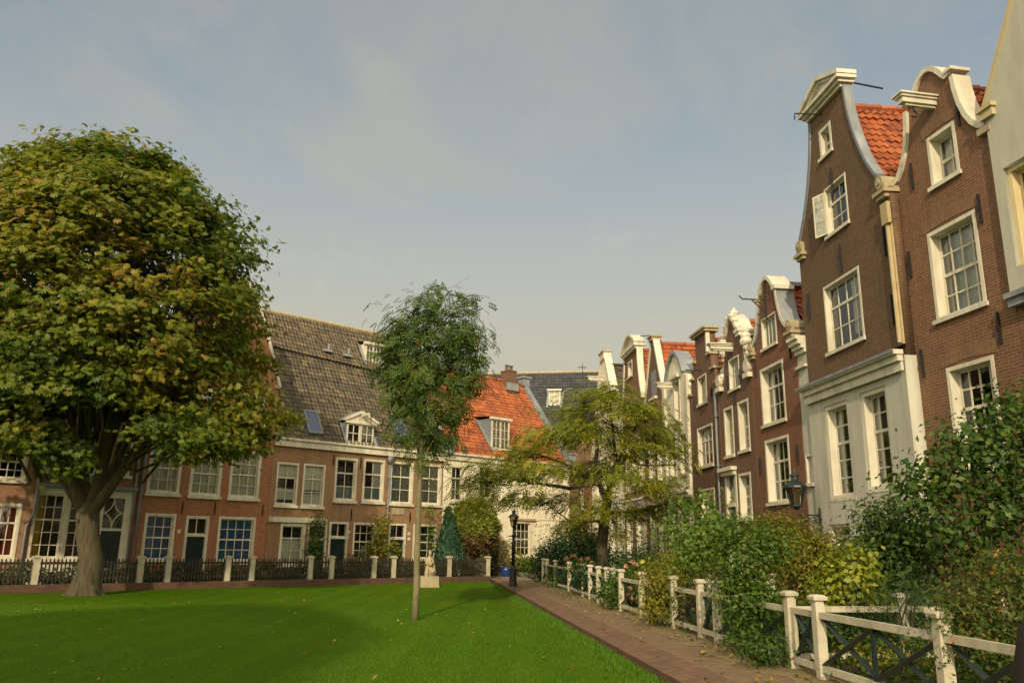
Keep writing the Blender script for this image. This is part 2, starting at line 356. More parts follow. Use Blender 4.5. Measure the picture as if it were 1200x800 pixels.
FWK, RECA = 1.0, 0.0
def window(house, r, cols=3, rows=4, meet=2, fw=.11, rec=.10, sill=True, curt=None, lintel=None, frame_mat=None, label=None, out=.025, bar=.034):
    x0, x1, z0, z1 = r; fm = frame_mat or WHITE
    fw *= FWK; rec += RECA; out = out*FWK
    g = .004; x0 += g; x1 -= g; z0 += g; z1 -= g
    f = MB(); yb = rec+.09
    f.box(x0, x0+fw, -out, yb, z0, z1); f.box(x1-fw, x1, -out, yb, z0, z1)
    f.box(x0+fw, x1-fw, -out+.004, yb-.004, z1-fw, z1); f.box(x0+fw, x1-fw, -out+.004, yb-.004, z0, z0+fw*.9)
    w = f.build('window', fm, house)
    if label: w['label'] = label
    a, b, c, d = x0+fw, x1-fw, z0+fw*.9, z1-fw
    s = MB(); sw = .045
    s.box(a+.002, a+sw, rec, rec+.04, c+.002, d-.002); s.box(b-sw, b-.002, rec, rec+.04, c+.002, d-.002)
    s.box(a+sw, b-sw, rec+.002, rec+.038, c+.002, c+sw*1.3); s.box(a+sw, b-sw, rec+.002, rec+.038, d-sw, d-.002)
    for i in range(1, cols):
        x = a+(b-a)*i/cols; s.box(x-bar/2, x+bar/2, rec+.006, rec+.034, c+sw, d-sw)
    for j in range(1, rows):
        z = d-(d-c)*j/rows; h = bar/2 if j != meet else .035; e = .0 if j != meet else .012
        s.box(a+sw, b-sw, rec+.009-e, rec+.031+e, z-h, z+h)
    s.build('sash', fm, w)
    p = MB(); p.add([(a, rec+.022, c), (b, rec+.022, c), (b, rec+.022, d), (a, rec+.022, d)], [(0, 1, 2, 3)]); p.build('pane', GLASS, w)
    if sill:
        k = MB(); k.box(x0-.06, x1+.06, -.11*FWK, -out-.002, z0-.09*FWK, z0+.03); k.build('sill', fm, w)
    for it in (curt or []):
        fx0, fx1, fz0, fz1, m = it
        cx0, cx1, cz0, cz1 = a+(b-a)*fx0, a+(b-a)*fx1, c+(d-c)*fz0, c+(d-c)*fz1
        n = max(6, int((cx1-cx0)/.035)); q = MB(); vs = []
        ph = random.random()*6
        for i in range(n+1):
            x = cx0+(cx1-cx0)*i/n; y = rec+.10+.018*math.sin(i*1.9+ph)+.008*math.sin(i*.7)
            vs += [(x, y, cz0), (x, y+.01*math.sin(i*.9+ph), cz1)]
        q.add(vs, [(2*i, 2*i+2, 2*i+3, 2*i+1) for i in range(n)]); q.build('curtain', m, w, True)
    return w

def door(house, r, trans=.25, star=False, mat=None, fw=.12, cols=2, recess=.08):
    x0, x1, z0, z1 = r; x0 += .004; x1 -= .004; z1 -= .004
    f = MB(); f.box(x0, x0+fw, -.03, .2, z0, z1); f.box(x1-fw, x1, -.03, .2, z0, z1); f.box(x0+fw, x1-fw, -.026, .196, z1-fw, z1)
    zt = z1-(z1-z0)*trans; f.box(x0+fw, x1-fw, -.04, .19, zt-.07, zt+.03)
    f.box(x0-.04, x1+.04, -.35, -.031, z0-.25, z0-.02)
    d = f.build('door', WHITE, house)
    a, b = x0+fw, x1-fw
    t = MB(); p = MB(); t0, t1 = zt+.03, z1-fw
    p.add([(a, .1, t0), (b, .1, t0), (b, .1, t1), (a, .1, t1)], [(0, 1, 2, 3)]); p.build('pane', GLASS, d)
    if star:
        cx, cz, hx, hz = (a+b)/2, (t0+t1)/2, (b-a)/2, (t1-t0)/2
        for sx in (-1, 1):
            for sz in (-1, 1):
                pts = []
                for k in range(9):
                    an = PI/2*k/8
                    pts.append((cx+sx*hx*(1-math.sin(an)*.999), .09, cz+sz*hz*(1-math.cos(an)*.999)))
                t.tube(pts, .028, 5)
    else:
        for i in range(1, cols): x = a+(b-a)*i/cols; t.box(x-.02, x+.02, .08, .12, t0, t1)
        t.box(a, b, .082, .118, t0, t0+.04)
    t.build('transom_bar', WHITE, d)
    lf = MB(); lf.box(a+.003, b-.003, recess, recess+.05, z0, zt-.07)
    h = zt-.07-z0; w = b-a
    for (u0, u1, v0, v1) in ((.12, .45, .08, .45), (.55, .88, .08, .45), (.12, .45, .52, .93), (.55, .88, .52, .93)):
        X0, X1, Z0, Z1 = a+w*u0, a+w*u1, z0+h*v0, z0+h*v1
        for q in ((X0, X1, Z0, Z0+.03), (X0, X1, Z1-.03, Z1), (X0, X0+.03, Z0+.031, Z1-.031), (X1-.03, X1, Z0+.031, Z1-.031)):
            lf.box(q[0], q[1], recess-.018, recess-.002, q[2], q[3])
    dl = lf.build('door_leaf', mat or DOORM, d)
    hd = MB(); hd.tube([(b-.1, recess-.06, z0+h*.47), (b-.1, recess-.06, z0+h*.53)], .018, 6); hd.box(b-.112, b-.088, recess-.05, recess-.019, z0+h*.47, z0+h*.49)
    hd.box(a+w*.36, a+w*.64, recess-.03, recess-.019, z0+h*.34, z0+h*.37)
    hd.build('handle', STONE, d)
    return d

def anchors(house, lst, ln=.55):      # wrought iron wall anchors at local (x,z)
    for x, z in lst:
        m = MB(); m.box(x-.02, x+.02, -.05, -.003, z-ln/2, z+ln/2); m.box(x-.04, x+.04, -.06, -.051, z-.05, z+.05); m.build('wall_anchor', IRON, house)
def pipe(parent, x, z0, z1, y=-.10, r=.05, hopper=True, mat=None, kink=0):
    m = MB(); pts = [(x-kink, y, z0), (x-kink, y, z0+(z1-z0)*.35), (x, y, z0+(z1-z0)*.42), (x, y, z1)] if kink else [(x, y, z0), (x, y, z1)]
    m.tube(pts, r, 8)
    if hopper: m.prism([(x-.07, z1-.02), (x+.07, z1-.02), (x+.15, z1+.18), (x+.15, z1+.38), (x-.15, z1+.38), (x-.15, z1+.18)], y-.12, y+.098)
    for k in range(4): z = z0+(z1-z0)*(k+.5)/4; m.box(x-.075-(kink if k < 2 else 0), x+.075-(kink if k < 2 else 0), y-.06, y+.09, z-.02, z+.02)
    return m.build('downpipe', mat or ZINC, parent, True)

def new_house(name, P, x0, x1, z0, label, group=None):
    cx = (x0+x1)/2; o = empty(name, P.at(cx, 0, 0), P.rot(), label, 'house', group); o['cx'] = cx; return o
def body(h, w, depth, z0, ze, mat, inner=DARK, y0=.302, zr=None, zin=None):
    m = MB()
    m.box(-w+.012, -w+.2, y0, depth, z0, ze); m.box(w-.2, w-.012, y0, depth, z0, ze); m.box(-w+.2, w-.2, depth-.2, depth-.004, z0, ze)
    m.build('side_wall', mat, h)
    i = MB(); i.add([(-w+.25, y0+.55, z0), (w-.25, y0+.55, z0), (w-.25, y0+.55, zin or ze), (-w+.25, y0+.55, zin or ze)], [(0, 1, 2, 3)]); i.build('room_shade_sheet', inner, h)  # near-black sheet stands in for the unlit depth of the rooms
def gable_roof(h, w, ze, zr, y0, y1, mat, cx=0, over=.05, ridge=True):
    m = MB()
    tiles(m, (w+cx+over, y0, ze), (w+cx+over, y1, ze), (cx, y0, zr), (cx, y1, zr))
    tiles(m, (-w+cx-over, y1, ze), (-w+cx-over, y0, ze), (cx, y1, zr), (cx, y0, zr))
    r = m.build('roof', mat, h, rnd=True)
    if ridge:
        q = MB(); n = int((y1-y0)/.4)
        for k in range(n):
            a = y0+(y1-y0)*k/n; b = y0+(y1-y0)*(k+1)/n
            q.tube([(cx, a, zr+.0), (cx, b+.03, zr+.02)], [.11, .125], 8)
        for i in range(len(q.r)): q.r[i] = random.random()
        q.build('ridge_tiles', mat, r, rnd=True)
    b = MB(); b.add([(-w+cx, y1-.05, ze), (w+cx, y1-.05, ze), (cx, y1-.05, zr-.03)], [(2, 1, 0)]); b.build('rear_gable', BR_R5, r)
    return r
def side_roof(h, xa, xb, ze, zr, depth, mat, tw=.21, th=.26, y0=-.12, rear=True):   # ridge parallel to the facade
    m = MB(); tiles(m, (xa, y0, ze), (xb, y0, ze), (xa, depth, zr), (xb, depth, zr), tw, th)
    r = m.build('roof', mat, h, rnd=True)
    if rear:
        b = MB(); b.add([(xa, depth*2, ze), (xb, depth*2, ze), (xb, depth+.02, zr-.02), (xa, depth+.02, zr-.02)], [(3, 2, 1, 0)])
        for x in (xa, xb): b.add([(x, .02, ze-.02), (x, depth*2-.02, ze-.02), (x, depth, zr-.06)], [(0, 1, 2)])
        b.build('rear_slope', T_SLATE, r)
    return r

# =================================================================== LEFT ROW OF HOUSES
GL = 'brick houses along the far left side of the lawn'
ZL = -.4
# --- house at the far left with the red curtain
h = new_house('brick_house', PL, -4.2, 1.13, 0, 'dull brick house at the left edge with red curtains in its ground floor window', GL)
w = 2.665; A = lbox(PL, h, -12, 33, 517, 563); B = lbox(PL, h, -16, 22, 589, 655)
A2 = (A[0], A[1], A[2]+3.2, A[3]+3.0)
hs = [A, B, A2]
wall('wall', [(-w, ZL), (w, ZL), (w, 8.4), (1.6, 10.2), (.8, 12.0), (-.8, 12.0), (-1.6, 10.2), (-w, 8.4)], [hole(r) for r in hs], BR_L0, h)
window(h, A, 4, 4, 2, curt=[(0, .25, 0, 1, LACE)]); window(h, A2, 4, 4, 2, curt=[(0, 1, 0, 1, LACE)])
window(h, B, 3, 3, 1, curt=[(0, .48, 0, 1, REDC), (.55, 1, 0, 1, REDC)], label='window with red curtains')
body(h, w, 9, ZL, 8.3, BR_L0); gable_roof(h, w, 8.3, 11.6, .3, 9, T_GREY)
c = MB(); c.strip([(-w, 8.4), (-1.6, 10.2), (-.8, 12.0), (.8, 12.0), (1.6, 10.2), (w, 8.4)], -.05, .38, .12); c.build('gable_coping', WHITE, h)

# --- house with the wide pale shop front and star fanlight
h = new_house('brick_house', PL, 1.14, 4.88, 0, 'brick house with pale wooden front, star fanlight over its door and relief plaque', GL)
w = 1.87
S = (PL.xz(36, 610)[0]-h['cx']+.05, PL.xz(156, 610)[0]-h['cx']-.05, ZL, PL.xz(97, 572)[1])
U1 = lbox(PL, h, 51, 73, 503, 552); U2 = lbox(PL, h, 92, 117, 500, 554); U3 = lbox(PL, h, 136, 156, 506, 558)
T1 = (U1[0], U1[1], U1[2]+3.0, U1[3]+2.6); T2 = (U2[0], U2[1], U2[2]+3.0, U2[3]+2.6); T3 = (U3[0], U3[1], U3[2]+3.0, U3[3]+2.6)
hs = [S, U1, U2, U3, T1, T2, T3]
wall('wall', [(-w, ZL), (w, ZL), (w, 9.0), (1.3, 9.2), (.8, 10.6), (.6, 12.2), (-.6, 12.2), (-.8, 10.6), (-1.3, 9.2), (-w, 9.0)], [hole(r) for r in hs], BR_L0, h)
for u in (U1, U2, U3, T1, T2, T3): window(h, u, 2, 4, 2, fw=.13, curt=[(0, .3, 0, 1, LACE), (.75, 1, 0, 1, LACE)])
SW1 = lbox(PL, h, 37.5, 74, 577, 655); SW2 = lbox(PL, h, 77, 113, 579, 655); SD = lbox(PL, h, 115, 146, 580, 662)
SD = (SD[0], SD[1], ZL, SD[3])
fr = wall('shop_front', hole((S[0]+.005, S[1]-.005, ZL, S[3]-.005)), [hole(SW1), hole(SW2), hole(SD)], WHITE, h, .16, -.04)
window(h, SW1, 3, 5, 2, fw=.06, curt=[(0, .30, 0, 1, YELC)], rec=.06); window(h, SW2, 3, 5, 2, fw=.06, rec=.06)
door(h, SD, .36, star=True, fw=.1)
c = MB(); c.box(S[0]-.05, S[1]+.05, -.22, -.002, S[3]+.02, S[3]+.12); c.box(S[0]-.02, S[1]+.02, -.14, -.003, S[3]-.06, S[3]+.018); c.build('lead_cornice', LEAD, h)
pq = lbox(PL, h, 92, 108, 553, 571); m = MB(); n = 20
ell = [((pq[0]+pq[1])/2+.5*(pq[1]-pq[0])*math.cos(2*PI*k/n), (pq[2]+pq[3])/2+.5*(pq[3]-pq[2])*math.sin(2*PI*k/n)) for k in range(n)]
m.prism(ell, -.08, -.003)
for k in range(9): m.lathe([(.09, pq[2]+.1+.03*k), (.01, pq[2]+.16+.03*k)], (pq[0]+pq[1])/2+.16*math.sin(k*2.1), -.085, 7)
m.build('relief_plaque', STONE, h)
body(h, w, 9, ZL, 8.9, BR_L0); gable_roof(h, w, 8.8, 11.8, .3, 9, T_GREY)
c = MB(); c.strip([(-w, 9.0), (-1.3, 9.2), (-.8, 10.6), (-.6, 12.2), (.6, 12.2), (.8, 10.6), (1.3, 9.2), (w, 9.0)], -.05, .38, .14); c.build('gable_coping', WHITE, h)
anchors(h, [(w-.35, 4.4)])
tagp = pipe(h, -w+.05, ZL, 6.5, kink=.18, hopper=False); pipe(h, w-.1, ZL, 7.2, hopper=False)

# --- tall red-orange house with blue blinds
h = new_house('brick_house', PL, 4.90, 10.74, 0, 'tall red brick house with blue blinds behind its ground floor windows', GL)
w = 2.92
F1 = lbox(PL, h, 174, 213, 517, 579); F2 = lbox(PL, h, 223, 260, 527, 582); F3 = lbox(PL, h, 269, 305, 528, 584.5)
G1 = lbox(PL, h, 167, 204, 601, 658); G2 = lbox(PL, h, 215, 243, 604, 662); G3 = lbox(PL, h, 254, 298, 605, 659)
G2 = (G2[0], G2[1], ZL+.15, G2[3])
S3 = lbox(PL, h, 280, 309, 462, 513); S2 = (F2[0], F2[1], S3[2], S3[3]); S1 = (F1[0], F1[1], S3[2], S3[3]); A1 = (-.55, .55, 9.6, 11.3)
hs = [F1, F2, F3, G1, G2, G3, S1, S2, S3, A1]
gab = [(-w, 8.7), (-2.62, 9.6), (-1.95, 11.5), (-1.35, 12.9), (-.85, 13.5), (.85, 13.5), (1.35, 12.9), (1.95, 11.5), (2.62, 9.6), (w, 8.7)]
wall('wall', [(-w, ZL), (w, ZL)]+gab[::-1], [hole(r) for r in hs], BR_L1, h)
full = [(0, 1, 0, 1, CURT)]
for r in (F1, F2, F3, S1, S2, S3): window(h, r, 3, 4, 2, fw=.13, curt=full)
window(h, A1, 2, 3, 1)
window(h, G1, 3, 4, 2, fw=.11, curt=[(0, 1, 0, 1, BLUEC)], label='window with blue blind'); window(h, G3, 4, 4, 2, fw=.11, curt=[(0, 1, 0, 1, BLUEC)], label='window with blue blind')
door(h, G2, .28)
body(h, w, 9, ZL, 8.5, BR_L1); gable_roof(h, w, 8.5, 13.1, .3, 9, T_GREY)
c = MB(); c.strip(gab, -.06, .40, .14); c.build('gable_coping', WHITE, h)
c = MB()
each('gable_kneeler', STONE, h, *[lambda m, sx=sx: m.box(sx*w-.1*sx-.12, sx*w-.1*sx+.12, -.10, .42, 8.64, 8.80) for sx in (-1, 1)])
xa = [PL.xz(p, q)[0]-h['cx'] for p, q in ((310, 534), (251, 602), (307, 605), (213, 600))]
anchors(h, [(xa[0], 5.6), (xa[1], 2.95), (xa[2], 2.95), (xa[3], 2.95)])
m = MB(); q = lbox(PL, h, 207.5, 211.5, 620, 624.5); m.box(q[0], q[1], -.03, -.003, q[2], q[3]); m.build('house_number_plate', WHITE, h)
pipe(h, -w+.12, ZL, 7.0, hopper=False)

# --- long low house with big grey-brown roof
h = new_house('brick_house', PL, 10.76, 20.74, 0, 'long two storey brown brick house under a huge grey brown tiled roof with pedimented dormer', GL)
w = 4.99; ZE = 6.32
U = [lbox(PL, h, *q) for q in ((323, 349, 541.5, 592.5), (354, 380, 543.5, 594), (392, 418, 536, 587.5), (425, 450, 538, 588.5), (456.5, 484, 541, 591), (491, 517, 543.5, 592))]
dn = ZL+.12
G = [lbox(PL, h, *q) for q in ((327, 357, 613, 662), (359, 382, 614, 662), (384.5, 407, 611, 662), (413, 440, 612, 657), (454.5, 475, 613, 662), (483.5, 512, 614, 656))]
G[1] = (*G[1][:2], dn, G[1][3]); G[2] = (*G[2][:2], dn, G[2][3]); G[4] = (*G[4][:2], dn, G[4][3])
wall('wall', [(-w, ZL), (w, ZL), (w, ZE-.02), (-w, ZE-.02)], [hole(r) for r in U+G], BR_L2, h)
window(h, U[0], 2, 3, 1, fw=.09, curt=[(0, 1, .68, 1, CURT), (0, 1, .12, .40, CURT)]); window(h, U[1], 2, 3, 1, fw=.09, curt=[(0, 1, .38, 1, CURT), (0, 1, 0, .30, CURT)])
window(h, U[2], 2, 3, 1, fw=.11, curt=[(0, 1, 0, .33, BLUEG)]); window(h, U[3], 2, 3, 1, fw=.11, curt=[(.5, 1, .3, 1, CURT), (0, 1, 0, .33, BLUEG)])
window(h, U[4], 2, 3, 1, fw=.11, curt=[(0, 1, .05, 1, LACE)]); window(h, U[5], 2, 3, 1, fw=.11, curt=[(0, 1, .0, 1, LACE)])
window(h, G[0], 2, 3, 1, fw=.12, curt=[(0, 1, 0, .62, CURT)]); window(h, G[3], 3, 4, 2, fw=.10, curt=[(.45, 1, 0, .4, CURT)]); window(h, G[5], 3, 4, 2, fw=.10, curt=[(0, 1, 0, .8, LACE)])
for k in (1, 2, 4): door(h, G[k], .26, fw=.10)
q = lbox(PL, h, 313, 382, 607.5, 612.5); m = MB(); m.box(-w+.02, q[1], -.12, -.003, q[2]+.02, q[3]+.06); m.build('shop_lintel', WHITE, h)
m = MB(); m.box(-w, w, -.16, -.003, ZE-.36, ZE-.06); m.box(-w, w, -.26, -.004, ZE-.058, ZE+.04)
m.build('cornice', WHITE, h)
q = lbox(PL, h, 459, 473.5, 595, 603); m = MB(); m.box(q[0], q[1], -.04, -.003, q[2], q[3]); m.box(q[0]+.05, q[1]-.05, -.055, -.041, q[2]+.05, q[3]-.05); m.build('stone_plaque', STONE, h)
anchors(h, [(PL.xz(*p)[0]-h['cx'], z) for p, z in (((391, 534), 5.5), ((423, 536), 5.5), ((411, 608), 2.9), ((480, 608), 2.9))])
pipe(h, PL.xz(454.5, 570)[0]-h['cx'], ZL, ZE-.75)
for px, py in ((407, 629), (408, 623), (479, 631), (479, 625)):
    x, z = PL.xz(px, py); m = MB(); m.box(x-.08-h['cx'], x+.08-h['cx'], -.03, -.003, z-.07, z+.07); m.build('house_number_plate', WHITE, h)
DH, ZR = 4.6, 13.65
r1 = side_roof(h, -w-.05, w+.05, ZE, ZR, DH, T_GREY)
# upper band of browner tiles lapped over the lower roof
yb_ = DH*.62; zb_ = ZE+(ZR-ZE)*.62; nn = Vector((0, -(ZR-ZE), DH+.12)).normalized()*.11
def onroof(x, z, lift=0.0):
    t = (z-ZE)/(ZR-ZE); n_ = Vector((0, -(ZR-ZE), DH+.12)).normalized()
    return Vector((x, -.12+(DH+.12)*t, z))+n_*lift
m = MB(); tiles(m, onroof(-w-.05, zb_+.55, .10), onroof(w+.05, zb_-.1, .10), onroof(-w-.05, ZR, .08), onroof(w+.05, ZR, .08), .21, .26)
m.build('upper_roof', T_BROWN, h, rnd=True)
m = MB(); n = 44
for k in range(n):
    a = -w+2*w*k/n; m.tube([(a, DH, ZR+.05), (a+2*w/n+.03, DH, ZR+.07)], [.11, .13], 8)
m.build('ridge_cap', STONE, h)
body(h, w, DH*2, ZL, ZE-.05, BR_L2, y0=.31)
# pedimented dormer
def roof_y(z): return -.12+(DH+.12)*(z-ZE)/(ZR-ZE)
def dormer(hh, P, q, ped=True, mat=ZINC, cols=2, ry=roof_y, rise=.35, yf=None, flat_drop=.1):
    x0, x1, z0, z1 = lbox(P, hh, *q); yf = ry(z0)+.05 if yf is None else yf
    Pd = P.shift(yf); x0, x1, z0, z1 = lbox(Pd, hh, *q)
    m = MB(); d = None
    zt = z1+.05
    yb0, yb1 = ry(z0-.1)+.3, ry(zt)+.25
    for x in (x0, x1-.06):
        m.prism([(x, z0-.12), (x+.06, z0-.12), (x+.06, zt), (x, zt)], yf+.02, yb1)
    d = m.build('dormer', mat, hh)
    xm = (x0+x1)/2
    fr = MB(); fr.box(x0-.05, x1+.05, yf-.10, yf+.02, z0-.13, z0-.02); fr.box(x0-.08, x1+.08, yf-.12, yf+.03, z1, z1+.10)
    for s in range(2):
        a = x0+.03 if s == 0 else xm+.01; b = xm-.01 if s == 0 else x1-.03
        fr.box(a, a+.07, yf-.03, yf+.05, z0, z1-.002); fr.box(b-.07, b, yf-.03, yf+.05, z0, z1-.002); fr.box(a+.07, b-.07, yf-.028, yf+.048, z0, z0+.07); fr.box(a+.07, b-.07, yf-.028, yf+.048, z1-.07, z1-.003)
        fr.box((a+b)/2-.018, (a+b)/2+.018, yf-.01, yf+.03, z0+.07, z1-.07); fr.box(a+.07, b-.07, yf-.008, yf+.028, (z0+z1)/2-.018, (z0+z1)/2+.018)
    fr.build('window', WHITE, d)
    g = MB(); g.add([(x0+.05, yf+.02, z0+.03), (x1-.05, yf+.02, z0+.03), (x1-.05, yf+.02, z1-.03), (x0+.05, yf+.02, z1-.03)], [(0, 1, 2, 3)]); g.build('pane', GLASS, d)
    g = MB(); g.add([(xm+.05, yf+.1, z0+.03), (x1-.08, yf+.1, z0+.03), (x1-.08, yf+.1, z1-.03), (xm+.05, yf+.1, z1-.03)], [(0, 1, 2, 3)]); g.build('curtain', CURT, d)
    g = MB(); g.add([(x0+.07, yf+.2, z0), (x1-.07, yf+.2, z0), (x1-.07, yf+.2, z1), (x0+.07, yf+.2, z1)], [(0, 1, 2, 3)]); g.build('painted_room_shade', DARK, d)  # dark sheet in place of the unlit space behind the pane
    if ped:
        p = MB(); e = .16; za = z1+.10; zp = za+rise+.12
        p.prism([(x0-e, za+.002), (x1+e, za+.002), (xm, zp)], yf-.04, yf+.02)
        for s in (-1, 1):
            xe = xm+s*((x1-x0)/2+e)
            a, b = (xe, za), (xm, zp)
            pts = [a, (xe+s*.05, za+.09), (xm, zp+.13), b]
            if s > 0: pts = pts[::1]
            else: pts = pts[::-1]
            p.prism(pts, yf-.14, yf+.04)
        p.box(xm-.07, xm+.07, yf-.75, yf-.142, zp-.20, zp-.05)
        p.build('pediment', WHITE, d)
        r = MB(); yr = ry(zp)+.15
        for s in (-1, 1):
            xe = xm+s*((x1-x0)/2+e)
            v = [(xe, yf-.1, za+.05), (xe, ry(za)+.2, za+.05), (xm, yr, zp+.14), (xm, yf-.1, zp+.14)]
            r.add(v, [(0, 1, 2, 3) if s > 0 else (3, 2, 1, 0)])
        r.build('dormer_roof', LEAD, d)
    else:
        r = MB(); r.box(x0-.12, x1+.12, yf-.16, yf+.04, z1+.102, z1+.20); r.build('fascia', WHITE, d)
        r = MB(); r.add([(x0-.12, yf-.16, z1+.204), (x1+.12, yf-.16, z1+.204), (x1+.12, ry(z1+.25+flat_drop)+.1, z1+.25+flat_drop), (x0-.12, ry(z1+.25+flat_drop)+.1, z1+.25+flat_drop)], [(0, 1, 2, 3)]); r.build('dormer_roof', LEAD, d)
    # lead soakers down the cheeks
    for x, s in ((x0, -1), (x1, 1)):
        k = MB(); a = [(x, ry(z0-.15)-.02, z0-.15), (x+s*.14, ry(z0-.15)-.06, z0-.15), (x+s*.14, ry(zt)-.06, zt), (x, ry(zt)-.02, zt)]
        k.add([Vector(p)+Vector((0, -.06, .05)) for p in a], [(0, 1, 2, 3)])
        k.build('lead_flashing', LEAD, d)
    return d
dormer(h, PL, (405.5, 438, 497, 519.5), True)
# upper flat dormer
def dormer_at(hh, x0, x1, z0, z1, ry, mat=ZINC, cheek=WHITE):
    yf = ry(z0)+.03; xm = (x0+x1)/2
    m = MB()
    for x in (x0, x1-.06): m.box(x, x+.06, yf+.03, ry(z1+.1)+.3, z0-.1, z1+.05)
    d = m.build('dormer', cheek, hh)
    fr = MB(); fr.box(x0-.05, x1+.05, yf-.08, yf+.02, z0-.1, z0)
    for x in (x0, xm-.05, x1-.1): fr.box(x, x+.1, yf-.04, yf+.029, z0+.001, z1)
    for a, b in ((x0+.1, xm-.05), (xm+.05, x1-.1)):
        fr.box(a, b, yf-.036, yf+.025, z0+.001, z0+.08); fr.box(a, b, yf-.036, yf+.025, z1-.08, z1-.001)
        fr.box((a+b)/2-.02, (a+b)/2+.02, yf-.02, yf+.02, z0+.08, z1-.08)
        for t in (.36, .66): fr.box(a, b, yf-.018, yf+.018, z0+(z1-z0)*t-.015, z0+(z1-z0)*t+.015)
    fr.box(x0-.12, x1+.12, yf-.18, yf+.04, z1+.001, z1+.14)
    fr.build('window', WHITE, d)
    g = MB(); g.add([(x0+.08, yf, z0+.05), (x1-.08, yf, z0+.05), (x1-.08, yf, z1-.05), (x0+.08, yf, z1-.05)], [(0, 1, 2, 3)]); g.build('pane', GLASS, d)
    g = MB(); g.add([(x0+.08, yf+.12, z0), (x1-.08, yf+.12, z0), (x1-.08, yf+.12, z1), (x0+.08, yf+.12, z1)], [(0, 1, 2, 3)]); g.build('curtain', CURT if cheek is ZINC or mat is CURT else DARK, d)  # when not CURT, a dark sheet painting the unlit room instead of cloth
    r = MB(); zb = z1+.3; r.add([(x0-.14, yf-.18, z1+.145), (x1+.14, yf-.18, z1+.145), (x1+.14, ry(zb)+.15, zb), (x0-.14, ry(zb)+.15, zb)], [(0, 1, 2, 3)]); r.build('dormer_roof', LEAD, d)
    for x, s in ((x0, -1), (x1, 1)):
        k = MB(); k.add([(x, ry(z0-.3)-.12, z0-.3), (x+s*.16, ry(z0-.3)-.14, z0-.3), (x+s*.22, ry(z1+.1)-.14, z1+.1), (x, ry(z1+.1)-.12, z1+.1)], [(0, 1, 2, 3) if s > 0 else (3, 2, 1, 0)])
        k.build('lead_flashing', LEAD, d)
    return d
x, z = PL.shift(3.0).xz(430, 422); x2, z2 = PL.shift(3.0).xz(449, 404)
dormer_at(h, x-h['cx'], x2-h['cx'], z, z2-.1, lambda zz: roof_y(zz)-.05)
# skylights lying on the slope
def skylight(hh, P, q, lift=.10, tilt=0.0):
    (xl, xr, yt, yb) = q; cx = hh['cx']
    z0 = P.xz((xl+xr)/2, yb)[1]; z1 = P.xz((xl+xr)/2, yt)[1]
    for _ in range(5):
        z0 = P.shift(roof_y(z0)).xz((xl+xr)/2, yb)[1]; z1 = P.shift(roof_y(z1)).xz((xl+xr)/2, yt)[1]
    zc = (z0+z1)/2; Pq = P.shift(roof_y(zc)); x0 = Pq.xz(xl, (yt+yb)/2)[0]-cx; x1 = Pq.xz(xr, (yt+yb)/2)[0]-cx
    def pt(x, z, l): return onroof(x, z, l+tilt*(z1-z)/(z1-z0))
    m = MB(); t = .09
    for a, b, c, d in ((x0, x0+t, z0, z1), (x1-t, x1, z0, z1), (x0+t, x1-t, z0, z0+t), (x0+t, x1-t, z1-t, z1)):
        vs = [pt(a, c, lift+.06), pt(b, c, lift+.06), pt(b, d, lift+.06), pt(a, d, lift+.06), onroof(a, c, .0), onroof(b, c, .0), onroof(b, d, .0), onroof(a, d, .0)]
        m.add(vs, [(0, 1, 2, 3), (0, 4, 5, 1), (1, 5, 6, 2), (2, 6, 7, 3), (3, 7, 4, 0)])
    s = m.build('skylight', ZINC, hh)
    g = MB(); g.add([pt(x0+t*.9, z0+t*.9, lift+.03), pt(x1-t*.9, z0+t*.9, lift+.03), pt(x1-t*.9, z1-t*.9, lift+.03), pt(x0+t*.9, z1-t*.9, lift+.03)], [(0, 1, 2, 3)]); g.build('pane', SKYGL, s)
skylight(h, PL, (357, 374, 483, 509)); skylight(h, PL, (460.5, 473.5, 494, 519), tilt=.35)
for px, py in ((386, 411), (409, 417)):
    m = MB()
    Pq = PL.shift(2.9); x, z = Pq.xz(px, py); x -= h['cx']; p = onroof(x, z, .2)
    m.box(p.x-.25, p.x+.25, p.y-.15, p.y+.2, p.z-.12, p.z+.02); m.tube([(p.x+.1, p.y, p.z), (p.x+.1, p.y, p.z+.35)], .07, 8)
    m.build('roof_vent', LEAD, h)

# --- white cottage with orange roof
h = new_house('white_house', PL, 20.76, 30.6, 0, 'whitewashed cottage with bright orange tiled roof, small white dormer and dark door', None)
w = 4.92; ZE4 = 6.45; DH4, ZR4 = 4.3, 12.15
V = [lbox(PL, h, *q) for q in ((600, 623, 610, 653), (611, 625, 579, 593), (578, 586, 611, 632), (527, 543, 545, 588), (560, 578, 545, 585))]
D4 = lbox(PL, h, 571.5, 586, 635, 676); D4 = (D4[0], D4[1], ZL-.02, D4[3])
wall('wall', [(-w, ZL-.05), (w, ZL-.05), (w, ZE4-.02), (-w, ZE4-.02)], [hole(r) for r in V+[D4]], WHITEWALL, h)
window(h, V[0], 4, 4, 2, fw=.13, curt=[(0, 1, .30, .80, CURT)]); window(h, V[1], 2, 2, 1, fw=.1, curt=[(0, 1, 0, 1, LACE)]); window(h, V[2], 1, 2, 1, fw=.1, curt=[(0, 1, 0, 1, CURT)])
window(h, V[3], 2, 3, 1, curt=[(0, 1, 0, .6, LACE)]); window(h, V[4], 2, 3, 1, curt=[(0, 1, 0, .6, LACE)])
dd = door(h, D4, .04, fw=.09)
each('hood', STONE, h, lambda m: m.box(D4[0]-.25, D4[1]+.35, -.45, -.032, D4[3]+.02, D4[3]+.12), lambda m: m.box(V[0][0]-.2, V[0][1]+.25, -.14, -.003, V[0][3]+.03, V[0][3]+.14))
